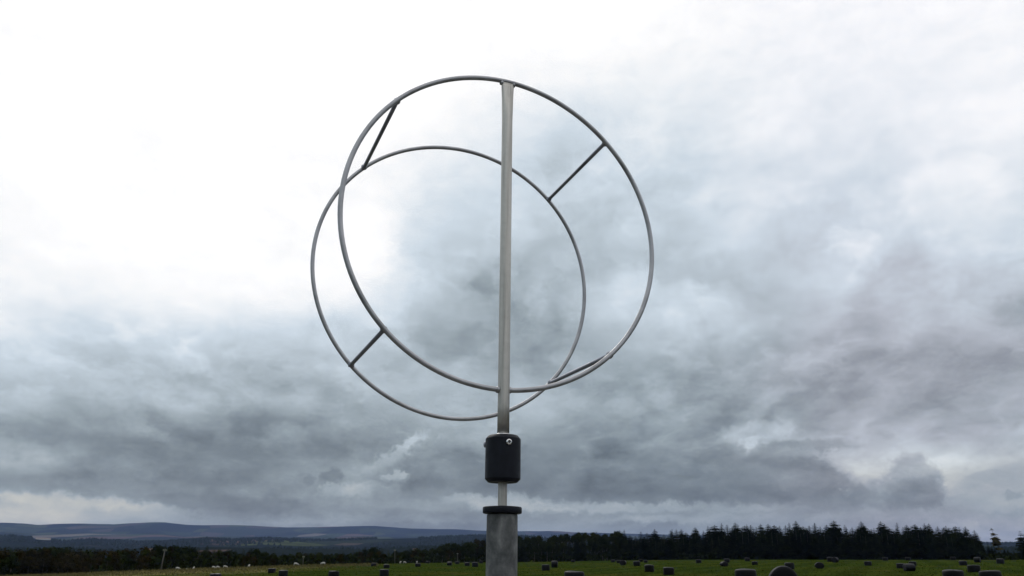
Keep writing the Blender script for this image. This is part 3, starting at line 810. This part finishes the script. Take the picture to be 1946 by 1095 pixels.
# ------------------------------------------------------------------ shed with a pale roof in the hollow
M_roof, nt, b = mat('pale_sheet_roof'); b.inputs['Roughness'].default_value = .9; b.inputs['Specular IOR Level'].default_value = 0.0
co = nd(nt, 'ShaderNodeTexCoord').outputs['Object']
nt.links.new(ramp_(nt, noise_(nt, co, 2.5, 5), [(.3, (.07, .075, .075)), (.7, (.12, .12, .118))]), b.inputs['Base Color'])
M_board, nt, b = mat('dark_shed_boards'); b.inputs['Base Color'].default_value = (.06, .05, .042, 1); b.inputs['Roughness'].default_value = .9
sa = bearing(84, 1093); sr = EDGE_R(sa) + 44
shed = empty('shed', at_bearing(sa, sr, -.1), -R(sa) + .12)
tag(shed, 'low shed with a pale sheet roof in the hollow below the bushes', 'shed')
sh = slope(84, 1093.0) * sr + CAM_Z - shed.location.z
sh = min(4.5, max(sh, 1.5)); wx, wy, we = 1.75, 1.3, sh - .55


def box(name, x0, x1, y0, y1, z0, z1, m, parent):
    bm = bmesh.new(); bmesh.ops.create_cube(bm, size=1, matrix=Matrix.Translation(((x0 + x1) / 2, (y0 + y1) / 2, (z0 + z1) / 2)) @ Matrix.Diagonal((x1 - x0, y1 - y0, z1 - z0, 1)))
    return link(name, from_bm(name, bm, False), m, parent)


walls = mesh('wall', [(-wx, -wy, 0), (wx, -wy, 0), (wx, wy, 0), (-wx, wy, 0), (-wx, -wy, we), (wx, -wy, we), (wx, wy, we), (-wx, wy, we), (-wx, 0, sh - .06), (wx, 0, sh - .06)],
             [(0, 1, 5, 4), (2, 3, 7, 6), (1, 2, 6, 9, 5), (3, 0, 4, 8, 7)])
link('wall', walls, M_board, shed)
for s in (-1, 1):
    y1 = s * (wy + .2); z1 = we - .1
    rv = [(-wx - .2, 0, sh), (wx + .2, 0, sh), (wx + .2, y1, z1), (-wx - .2, y1, z1)]
    rv += [(x_, y_, z_ - .05) for x_, y_, z_ in rv]
    link('roof', mesh('roof', rv, [(0, 1, 2, 3), (7, 6, 5, 4), (0, 4, 5, 1), (1, 5, 6, 2), (2, 6, 7, 3), (3, 7, 4, 0)]), M_roof, shed)
box('door', -.5, .5, -wy - .05, -wy - .005, 0, we - .15, M_wood, shed)

# ------------------------------------------------------------------ trees
def leaf_mat(name, c0, c1, c2):
    m, nt, b = mat(name)
    oi = nd(nt, 'ShaderNodeObjectInfo').outputs['Random']
    geo = nd(nt, 'ShaderNodeNewGeometry').outputs['Position']
    n1 = noise_(nt, geo, .5, 3)
    c = ramp_(nt, n1, [(.3, c0), (.5, c1), (.72, c2)])
    c = mix_(nt, 1.0, c, ramp_(nt, oi, [(0, (.7, .72, .8)), (.5, (1, 1, 1)), (1, (1.3, 1.15, .95))]), 'MULTIPLY')
    nt.links.new(c, b.inputs['Base Color']); b.inputs['Roughness'].default_value = 1.0; b.inputs['Specular IOR Level'].default_value = 0.0
    return m


M_spruce = leaf_mat('spruce_needles', (.008, .013, .008), (.013, .020, .011), (.022, .030, .014))
M_broad = leaf_mat('autumn_broadleaf', (.014, .014, .007), (.023, .021, .009), (.038, .029, .012))
M_broad2 = leaf_mat('green_broadleaf', (.010, .016, .007), (.016, .023, .009), (.025, .032, .012))
M_larch = leaf_mat('larch_needles', (.028, .030, .017), (.040, .040, .020), (.055, .052, .025))
M_bark, nt, b = mat('grey_bark'); b.inputs['Roughness'].default_value = .95
nt.links.new(ramp_(nt, noise_(nt, nd(nt, 'ShaderNodeTexCoord').outputs['Object'], 6, 5), [(.3, (.035, .03, .026)), (.7, (.085, .075, .066))]), b.inputs['Base Color'])


def spruce_crown(seed, height, width, bare=.06, dens=1.0, droop=.35, gap=0.0, expo=.60):
    r_ = random.Random(seed); v, f = [], []
    z = height * bare; n = int(34 * dens)
    for i in range(n):
        t = i / (n - 1)
        z = height * (bare + (1 - bare) * t ** .85)
        if gap and r_.random() < gap: continue
        L0 = width * (1 - t) ** expo * r_.uniform(.78, 1.12) * min(1, .75 + t) + height * .014
        k = max(5, int((10 - 4 * t) * (1 if dens > .8 else .55)))
        ph = r_.uniform(0, 6.28)
        for j in range(k):
            if gap and r_.random() < gap: continue
            a = ph + 2 * math.pi * j / k + r_.uniform(-.3, .3); L = L0 * r_.uniform(.65, 1.15)
            d = Vector((math.cos(a), math.sin(a), 0)); s = Vector((-d.y, d.x, 0))
            dr = droop * r_.uniform(.5, 1.3) * (1 - .5 * t); w = L * .40
            pts = [(0, .0, .04), (.35, -.12, 1.0), (.7, -.55, .85), (1.0, -1.0 + .25, .12)]
            base = len(v)
            for (q, dz_, ww) in pts:
                c = d * (L * q) + Vector((0, 0, z + dz_ * dr * L))
                v.append(c + s * w * ww + Vector((0, 0, -.14 * L * ww))); v.append(c + Vector((0, 0, .03 * L))); v.append(c - s * w * ww + Vector((0, 0, -.14 * L * ww)))
            for q in range(3):
                b0 = base + q * 3
                f.append((b0, b0 + 1, b0 + 4, b0 + 3)); f.append((b0 + 1, b0 + 2, b0 + 5, b0 + 4))
            # hanging side twigs give the ragged edge
            for q in range(3):
                u = r_.uniform(.35, .95); side = r_.choice((-1, 1))
                c = d * (L * u) + Vector((0, 0, z - .8 * u * u * dr * L))
                e = c + (s * side * r_.uniform(.25, .5) + d * r_.uniform(.1, .35)) * L * .6 + Vector((0, 0, -r_.uniform(.05, .3) * L))
                b0 = len(v); v += [c - d * .08 * L, c + d * .1 * L, e]; f.append((b0, b0 + 1, b0 + 2))
    # leader
    b0 = len(v); v += [Vector((.07, 0, height * .97)), Vector((-.05, .06, height * .97)), Vector((-.04, -.06, height * .97)), Vector((0, 0, height * 1.012))]
    f += [(b0, b0 + 1, b0 + 3), (b0 + 1, b0 + 2, b0 + 3), (b0 + 2, b0, b0 + 3)]
    return mesh('crown', v, f)


def conifer(name, seed, height, width, m, lean=0, **kw):
    root = empty(name)
    link('trunk', tube('trunk', [(0, 0, -.6), (lean * .15, 0, height * .3), (lean * .5, 0, height * .65), (lean, 0, height)], [height * .014, height * .011, height * .007, .02], 8), M_bark, root)
    me = spruce_crown(seed, height, width, **kw)
    if lean:
        for v in me.vertices: v.co.x += lean * (v.co.z / height) ** 1.4
    link('crown', me, m, root)
    return root


def broad(name, seed, height, width, m, dens=1.0):
    r_ = random.Random(seed); root = empty(name)
    v, f = [], []
    lobes = []
    for i in range(int(15)):
        a = r_.uniform(0, 6.28); q = r_.uniform(.1, .75) * width; t = r_.uniform(.30, .92)
        q *= math.sin(math.pi * min(1, t * .92 + .12)) ** .6
        lobes.append((Vector((math.cos(a) * q, math.sin(a) * q, height * t)), width * r_.uniform(.26, .46)))
    lobes.append((Vector((0, 0, height * .9)), width * .3))
    for c, rad in lobes:
        for i in range(int(95 * dens)):
            d = Vector((r_.gauss(0, 1), r_.gauss(0, 1), r_.gauss(0, .85))).normalized() * rad * r_.uniform(.55, 1.08)
            p = c + d
            if p.z < height * .1: continue
            n_ = (d.normalized() + Vector((r_.uniform(-.8, .8), r_.uniform(-.8, .8), r_.uniform(-.3, .9)))).normalized()
            t1 = n_.orthogonal().normalized(); t1.rotate(Matrix.Rotation(r_.uniform(0, 6.28), 3, n_)); t2 = n_.cross(t1)
            s = r_.uniform(.12, .27) * (height / 10) ** .5
            b0 = len(v)
            v += [p - t1 * s - t2 * s * .5, p + t1 * s * .9 - t2 * s * .7, p + t1 * s * 1.1 + t2 * s * .6, p - t1 * s * .6 + t2 * s]
            f.append((b0, b0 + 1, b0 + 2, b0 + 3))
    bm = bmesh.new()
    tr = link('trunk', tube('trunk', [(0, 0, -.5), (.1, 0, height * .2), (-.05, .1, height * .45), (.05, 0, height * .8)], [height * .022, height * .016, height * .011, .03], 8), M_bark, root)
    for c, rad in lobes[:6]:
        s = Vector((0, 0, max(height * .15, c.z * .5)))
        link('limb', tube('limb', [s, (s + c) / 2 + Vector((0, 0, .2)), c], [height * .008, height * .005, .02], 6), M_bark, tr)
    link('crown', mesh('crown', v, f), m, root)
    return root


# prototypes, 10 m tall, moved into place on first use
PROTO = {
    'spruce': [conifer('spruce_tree', 100 + i, 10, w_, M_spruce, dens=d_, expo=(.66, .58, .72, .55, .62)[i]) for i, (w_, d_) in enumerate(((1.9, 1.0), (2.2, 1.05), (1.7, .95), (2.5, 1.0), (2.0, .9)))],
    'broad': [broad('broadleaf_tree', 200 + i, 10, w_, M_broad) for i, w_ in enumerate((3.6, 4.3, 3.2))],
    'green': [broad('broadleaf_tree', 230 + i, 10, w_, M_broad2) for i, w_ in enumerate((3.5, 4.0))],
}
used = set()


def plant(kind, idx, loc, hgt, wide, label, group, rz=None):
    p = PROTO[kind][idx % len(PROTO[kind])]
    if p.name in used: t = copy_tree(p)
    else: t = p; used.add(p.name)
    t.location = loc; t.scale = (hgt / 10 * wide, hgt / 10 * wide, hgt / 10); t.rotation_euler.z = rnd.uniform(0, 6.28) if rz is None else rz
    tag(t, label, 'tree', group)
    return t


def top_to_height(px, ytop, rr):
    a = bearing(px, ytop)
    p = at_bearing(a, rr, -.2)
    return p, slope(px, ytop) * rr + CAM_Z - p.z


# the named tops of the dark wood's skyline: x, y of the tip, width factor, label
TOPS = [
    (1186, 1006, .8, 'first pointed spruce rising from the low rounded part of the dark wood'),
    (1244, 1005, 1.0, 'spruce with a broad pointed top just before a dip in the skyline'),
    (1277, 1005, .9, 'pointed spruce standing on the far side of the skyline dip'),
    (1321, 1001.5, .9, 'spruce above the brownish thicket where the wood begins to climb'),
    (1345, 999, .8, 'narrow spruce on the climbing part of the skyline'),
    (1371, 994, .9, 'first tall spruce at the top of the climbing skyline'),
    (1397, 993, 1.2, 'broad ragged spruce next after the first tall one'),
    (1419, 996, .7, 'slender spruce between the ragged broad one and the level tops'),
    (1445, 995.5, .8, 'spruce tip in the level stretch above the big flat-topped bale'),
    (1471, 997, .8, 'spruce tip in the level stretch above the round-ended bale'),
    (1499, 993, .8, 'slim spruce leaning against the tall pointed one in mid wood'),
    (1512, 989.5, 1.0, 'tall pointed spruce in mid wood with the sharpest tip'),
    (1548, 993, 1.2, 'wide-crowned spruce between the two tallest pointed ones'),
    (1584, 989, 1.15, 'tallest spruce of the wood, pointed, above the touching pair of bales'),
    (1605, 997, .8, 'small pointed spruce tucked against the tallest one'),
    (1636, 990.5, 1.35, 'broad heavy-topped spruce beyond a notch in the skyline'),
    (1673, 990, 1.0, 'pointed spruce after the broad heavy-topped one'),
    (1704, 993, .85, 'slim spruce starting the level run towards the wood end'),
    (1722, 997, .8, 'spruce in the level run, between two slimmer tips'),
    (1740, 996, .7, 'second slim spruce of the level run towards the wood end'),
    (1756, 994, .95, 'first of the twin spruce tips on the level run'),
    (1764.5, 994, .8, 'second of the twin spruce tips on the level run'),
    (1797, 999, 1.3, 'rounded spruce where the skyline starts to sink'),
    (1815, 999.5, 1.0, 'spruce between the rounded one and the last tall one'),
    (1834, 1000, 1.15, 'last tall spruce before the wood slopes off'),
    (1851, 1007, 1.2, 'outermost spruce with branches down its open side'),
]
TOP_SHORT = ['first pointed spruce', 'spruce before the skyline dip', 'spruce past the skyline dip', 'spruce above the brown thicket', 'narrow climbing spruce', 'first tall spruce', 'broad ragged spruce', 'slender spruce', 'level tip by flat-topped bale', 'level tip by round-ended bale', 'slim leaning spruce', 'sharpest tall spruce', 'wide-crowned spruce', 'tallest spruce', 'small tucked-in spruce', 'broad heavy-topped spruce', 'spruce beside the heavy-topped one', 'first slim level spruce', 'middle level spruce', 'second slim level spruce', 'first twin tip', 'second twin tip', 'rounded sinking spruce', 'spruce beside the rounded one', 'last tall spruce', 'outermost spruce']


def under(px):
    return TOP_SHORT[min(range(len(TOPS)), key=lambda k: abs(TOPS[k][0] - px))]


for i, (px, yt, wd_, label) in enumerate(TOPS):
    a = bearing(px, yt); rr = EDGE_R(a) + (6 + (i * 7) % 13)
    p, h_ = top_to_height(px, yt, rr)
    plant('spruce', i, p, h_ / 1.01, wd_ * 1.3, label, 'named spruces of the dark wood')
WOOD_TOP = table([(960, 1022), (985, 1020), (1050, 1018), (1085, 1014), (1110, 1012), (1140, 1012), (1180, 1011), (1240, 1011), (1252, 1014), (1270, 1011), (1310, 1008), (1345, 1004), (1371, 1000), (1400, 999), (1471, 1000), (1512, 998), (1584, 997), (1605, 1001), (1640, 998), (1680, 999), (1750, 1000), (1800, 1003), (1834, 1005), (1850, 1013), (1860, 1022), (1868, 1031), (1872, 1040)])
x_ = 1180.0; i = 0
while x_ < 1869:
    a = bearing(x_, 1010)
    for row in range(2):
        rr = EDGE_R(a) + (3.5 if row == 0 else 13) + rnd.uniform(-2, 4)
        yt = WOOD_TOP(bearing(x_ + row * 5)) + (rnd.uniform(6, 20) if row == 0 else 0 + 6 * noise.noise(Vector((x_ / 37.0, 4.2, 0))) + rnd.uniform(-3, 5))
        if x_ > 1855: yt = WOOD_TOP(a) + rnd.uniform(0, 3)
        p, h_ = top_to_height(x_ + row * 5, yt, rr)
        plant('spruce', i, p, max(4, h_), rnd.uniform(1.2, 2.3) if h_ > 9 else 1.3, ('dark spruce in the wood front row below the ' if row == 0 else 'dark spruce crowded in behind beside the ') + under(x_ + row * 5), 'spruces packed in the dark wood'); i += 1
    x_ += rnd.uniform(9, 13)
def near(px, marks):
    return min(marks, key=lambda m_: abs(m_[0] - px))[1]


RIGHT_MARKS = [(955, 'the post'), (1000, 'the grass beside the post'), (1045, 'the two bales past the post'), (1090, 'the large flat-topped bale'), (1130, 'the grass before the cluster'), (1175, 'the cluster of bales')]
LEFT_MARKS = [(20, 'the very corner'), (84, 'the pale-roofed shed'), (150, 'the grass next to the shed'), (230, 'the empty brow before the leaning pole'), (306, 'the leaning pole'), (350, 'the first three sheep'), (410, 'the close pair of sheep'), (440, 'the sheep beside the close pair'),
              (473, 'the lone end-on sheep'), (520, 'the pair of bales'), (575, 'the pole among the sheep'), (614, 'the sheep with legs showing'), (660, 'the big lone bale'), (722, 'the group of three bales'), (757, 'the pair of sheep near the wood'),
              (793, 'the bale with the single sheep'), (835, 'the gap before the row of bales'), (869, 'the short pole'), (900, 'the biggest bale of the row'), (930, 'the post')]
# low rounded part of the wood next to the post
x_ = 930.0
while x_ < 1185:
    for row in range(2):
        px = x_ + rnd.uniform(-3, 3) + row * 5; a = bearing(px, 1015)
        rr = EDGE_R(a) + (4 if row == 0 else 17) + rnd.uniform(-2, 4)
        yt = WOOD_TOP(a) + (rnd.uniform(7, 18) if row == 0 else rnd.uniform(-1, 4))
        p, h_ = top_to_height(px, yt, rr)
        kind = 'green' if rnd.random() < .72 else 'spruce'
        plant(kind, i, p, h_, rnd.uniform(.75, 1.0) if kind == 'green' else 1.2,
              ('low dark leafy tree ' if kind == 'green' else 'dark spruce among leafy trees ') + ('in front' if row == 0 else 'forming the skyline') + ' behind ' + near(px, RIGHT_MARKS),
              'trees in the rounded part of the wood'); i += 1
    x_ += rnd.uniform(9, 13)
# the wood on the slope beyond the brow, from the post down to the corner
LEFT_TOP = table([(-20, 1043), (0, 1043), (30, 1042), (100, 1040), (140, 1046), (200, 1046), (250, 1043), (300, 1037), (330, 1036), (370, 1035), (400, 1040), (440, 1046), (485, 1041), (530, 1050), (600, 1052), (640, 1048), (690, 1041), (712, 1039), (740, 1046), (800, 1039), (840, 1034), (865, 1030), (900, 1025), (945, 1022)])
x_ = -14.0
while x_ < 940:
    for row in range(3):
        px = x_ + rnd.uniform(-3, 3) + row * 4; a = bearing(px, 1045)
        rr = EDGE_R(a) + ((16, 44, 62)[row] if px > 170 else (54, 66, 80)[row]) + rnd.uniform(-4, 8)
        yt = LEFT_TOP(a) + (rnd.uniform(10, 20), rnd.uniform(2, 9), rnd.uniform(-2.5, 4))[row]
        p, h_ = top_to_height(px, yt, rr)
        conif = (row == 2 and (280 < px < 560 or 640 < px < 940) and rnd.random() < .7)
        kind = 'spruce' if conif else ('broad' if rnd.random() < (.7 if px < 280 else .35) else 'green')
        where = 'corner' if px < 190 else ('hollow' if px < 637 else 'rise')
        text = {'spruce': 'dark spruce', 'broad': 'brownish leafy tree', 'green': 'dull green leafy tree'}[kind] + (' low in front', ' in the middle row', ' topping the skyline')[row] + ' behind ' + near(px, LEFT_MARKS)
        plant(kind, i, p, max(3, h_), rnd.uniform(.8, 1.1) if kind != 'spruce' else rnd.uniform(1.0, 1.3), text, {'corner': 'trees of the thicket round the shed', 'hollow': 'trees behind the flock', 'rise': 'trees climbing towards the post'}[where]); i += 1
    x_ += rnd.uniform(12, 17)
# past the end of the wood
for (px, yt, wd_, label) in [(1877, 1034, 1.1, 'small dark spruce standing just off the end of the wood'), (1884, 1039, 1.0, 'smaller spruce between the wood end and the lone thin tree'),
                             (1889.5, 1037, 1.0, 'little spruce at the foot of the lone thin tree'), (1908, 1043, .8, 'narrow spruce just beyond the lone thin tree'),
                             (1914, 1042, .8, 'slim young spruce in the gap under the far hill'), (1926, 1045, 1.0, 'short spruce before the pines at the corner')]:
    a = bearing(px, yt); p, h_ = top_to_height(px, yt, EDGE_R(a) + 14)
    plant('spruce', i, p, h_, wd_, label, 'young spruces past the end of the wood'); i += 1
for k, px in enumerate((1872, 1881, 1893, 1900, 1905, 1911, 1918, 1922, 1931)):
    a = bearing(px, 1050); p, h_ = top_to_height(px, 1050 + (k * 5) % 6, EDGE_R(a) + 9)
    plant('green', k, p, max(2.4, h_), .9, 'low bush in the scrub past the end of the wood', 'scrub past the end of the wood')
a = bearing(1903, 1050); rr = EDGE_R(a) + 12
p, h_ = top_to_height(1896, 1003.5, rr)
lone = conifer('larch_tree', 321, h_, 2.1, M_larch, lean=-1.9, bare=.34, dens=1.0, droop=.55, gap=.36)
lone.location = at_bearing(a, rr, -.2); lone.rotation_euler.z = -R(a); tag(lone, 'lone thin tree with sparse drooping branches and a bare lower trunk', 'tree')
for (px, yt, wd_, label) in [(1938, 1009.5, 2.9, 'shaggy pine with a rounded head beside the lone thin tree'), (1950, 1013, 3.0, 'shaggy pine at the very edge of the view')]:
    a = bearing(px, yt); p, h_ = top_to_height(px, yt, EDGE_R(a) + 12)
    t = conifer('pine_tree', int(px), h_, wd_, M_spruce, bare=.10, dens=1.0, droop=.2, gap=.15)
    t.location = p; tag(t, label, 'tree', 'pines at the corner')

for k in list(PROTO):
    for o in PROTO[k]:
        if o.name not in used:
            for ch in list(o.children_recursive): bpy.data.objects.remove(ch)
            bpy.data.objects.remove(o)

# ------------------------------------------------------------------ far woods on the ridges: one mass of small conifers
v, f = [], []
for _ in range(22000):
    ridge = rnd.random()
    if ridge < .55: rr = 2200 + rnd.gauss(0, 260); size = rnd.uniform(6, 12)
    else: rr = 4600 + rnd.gauss(0, 420); size = rnd.uniform(9, 16)
    a = rnd.uniform(-34, 34)
    x, y = math.sin(R(a)) * rr, math.cos(R(a)) * rr
    if noise.fractal(Vector((x / 650, y / 650, 5.5)), 1.0, 2.0, 3) < -.12: continue
    p = at_bearing(a, rr, -2); b0 = len(v); w = size * rnd.uniform(.4, .9)
    ph = rnd.uniform(0, 1.5)
    for k in range(4): v.append(p + Vector((math.cos(ph + k * 1.571) * w, math.sin(ph + k * 1.571) * w, size * .1)))
    v.append(p + Vector((rnd.uniform(-1, 1), rnd.uniform(-1, 1), size)))
    for k in range(4): f.append((b0 + k, b0 + (k + 1) % 4, b0 + 4))
tag(link('far_woods', mesh('far_woods', v, f), M_spruce), 'dark blue woods along the far ridges below the hills', 'woods', kind='stuff')

# pale farm buildings far out in the valley
M_lime, nt, b = mat('limewashed_wall'); b.inputs['Base Color'].default_value = (.42, .41, .40, 1); b.inputs['Roughness'].default_value = .9
M_tile, nt, b = mat('far_roof'); b.inputs['Base Color'].default_value = (.16, .10, .08, 1); b.inputs['Roughness'].default_value = .8
for (px, rr, L, hh, label) in [(285, 1900, 15, 6, 'tiny pale farmhouse in the valley beyond the leaning pole'), (296, 1930, 9, 5, 'tiny pale barn beside the valley farmhouse'),
                               (82, 4450, 60, 7, 'long pale hall in the valley above the shed'), (214, 7800, 80, 9, 'long white hall below the highest hill'), (247, 7850, 60, 8, 'shorter white hall beside the long one below the highest hill'),
                               (468, 7900, 70, 9, 'far white hall above the flock'), (488, 7950, 90, 8, 'longest far white hall above the flock'), (790, 1950, 10, 6, 'tiny pale house beyond the sheep pair near the wood')]:
    a = bearing(px, 1025); p = at_bearing(a, rr, -1)
    root = empty('farm_building', p, -R(a) + rnd.uniform(-.2, .2)); tag(root, label, 'building', 'pale buildings far off in the valley')
    W = max(7, L * .35); x2, y2 = L / 2, W / 2
    link('wall', mesh('wall', [(-x2, -y2, 0), (x2, -y2, 0), (x2, y2, 0), (-x2, y2, 0), (-x2, -y2, hh), (x2, -y2, hh), (x2, y2, hh), (-x2, y2, hh), (-x2, 0, hh * 1.35), (x2, 0, hh * 1.35)],
                      [(0, 1, 5, 4), (2, 3, 7, 6), (1, 2, 6, 9, 5), (3, 0, 4, 8, 7)]), M_lime, root)
    link('roof', mesh('roof', [(-x2 - .4, -y2 - .4, hh - .1), (x2 + .4, -y2 - .4, hh - .1), (x2 + .4, 0, hh * 1.37), (-x2 - .4, 0, hh * 1.37), (x2 + .4, y2 + .4, hh - .1), (-x2 - .4, y2 + .4, hh - .1)],
                      [(0, 1, 2, 3), (3, 2, 4, 5)]), M_lime if L > 60 else M_tile, root)

# ------------------------------------------------------------------ undergrowth closing the foot of the woods
v, f = [], []
for _ in range(16000):
    px = rnd.uniform(-20, 1935); a = bearing(px, 1060)
    lo_, hi_ = (2, 22) if px > 930 else ((14, 70) if px > 170 else (52, 80))
    rr = EDGE_R(a) + rnd.uniform(lo_, hi_)
    top = 1.2 + 2.6 * (.5 + .5 * noise.noise(Vector((px * .05, rr * .1, 0))))
    if px > 1868: top *= .6
    p = at_bearing(a, rr, rnd.random() ** .7 * top)
    n_ = Vector((rnd.uniform(-1, 1), rnd.uniform(-1, 1), rnd.uniform(-.3, 1))).normalized(); t1 = n_.orthogonal().normalized(); t2 = n_.cross(t1); s = rnd.uniform(.25, .6)
    b0 = len(v); v += [p - t1 * s - t2 * s * .6, p + t1 * s - t2 * s * .5, p + t1 * s * .8 + t2 * s * .7, p - t1 * s * .7 + t2 * s]
    f.append((b0, b0 + 1, b0 + 2, b0 + 3))
tag(link('undergrowth', mesh('undergrowth', v, f), M_broad2), 'dark undergrowth along the foot of the woods', 'undergrowth', kind='stuff')

# ------------------------------------------------------------------ grass: tufts over the field and dry stalks along the brow
def tufts(name, n, pick, h0, h1, m):
    v, f = [], []
    for _ in range(n):
        a, rr = pick(); p = at_bearing(a, rr, -.02)
        for q in range(3):
            an = rnd.uniform(0, 6.28); w = rnd.uniform(.03, .08); h = rnd.uniform(h0, h1)
            d = Vector((math.cos(an) * w, math.sin(an) * w, 0)); b0 = len(v)
            o_ = Vector((rnd.uniform(-.15, .15), rnd.uniform(-.15, .15), 0))
            v += [p + o_ - d, p + o_ + d, p + o_ + Vector((rnd.uniform(-.12, .12), rnd.uniform(-.12, .12), h))]
            f.append((b0, b0 + 1, b0 + 2))
    return link(name, mesh(name, v, f), m)


M_tuft = leaf_mat('grass_blades', (.026, .044, .007), (.038, .057, .010), (.058, .068, .016))
M_dry = leaf_mat('dry_grass_blades', (.09, .078, .028), (.14, .12, .045), (.22, .19, .085))


def pick_green():
    a = rnd.uniform(-38, 38); return a, 15 + (EDGE_R(a) - 15) * rnd.random() ** 1.3


def pick_dry():
    a = rnd.uniform(-33, bearing(720)); return a, EDGE_R(a) - abs(rnd.gauss(0, 16)) + 3


tag(tufts('grass', 36000, pick_green, .06, .2, M_tuft), 'short green meadow grass between the bales', 'grass', kind='stuff')
tag(tufts('dry_grass', 5000, pick_dry, .15, .5, M_dry), 'rough dry grass along the brow by the sheep', 'grass', kind='stuff')
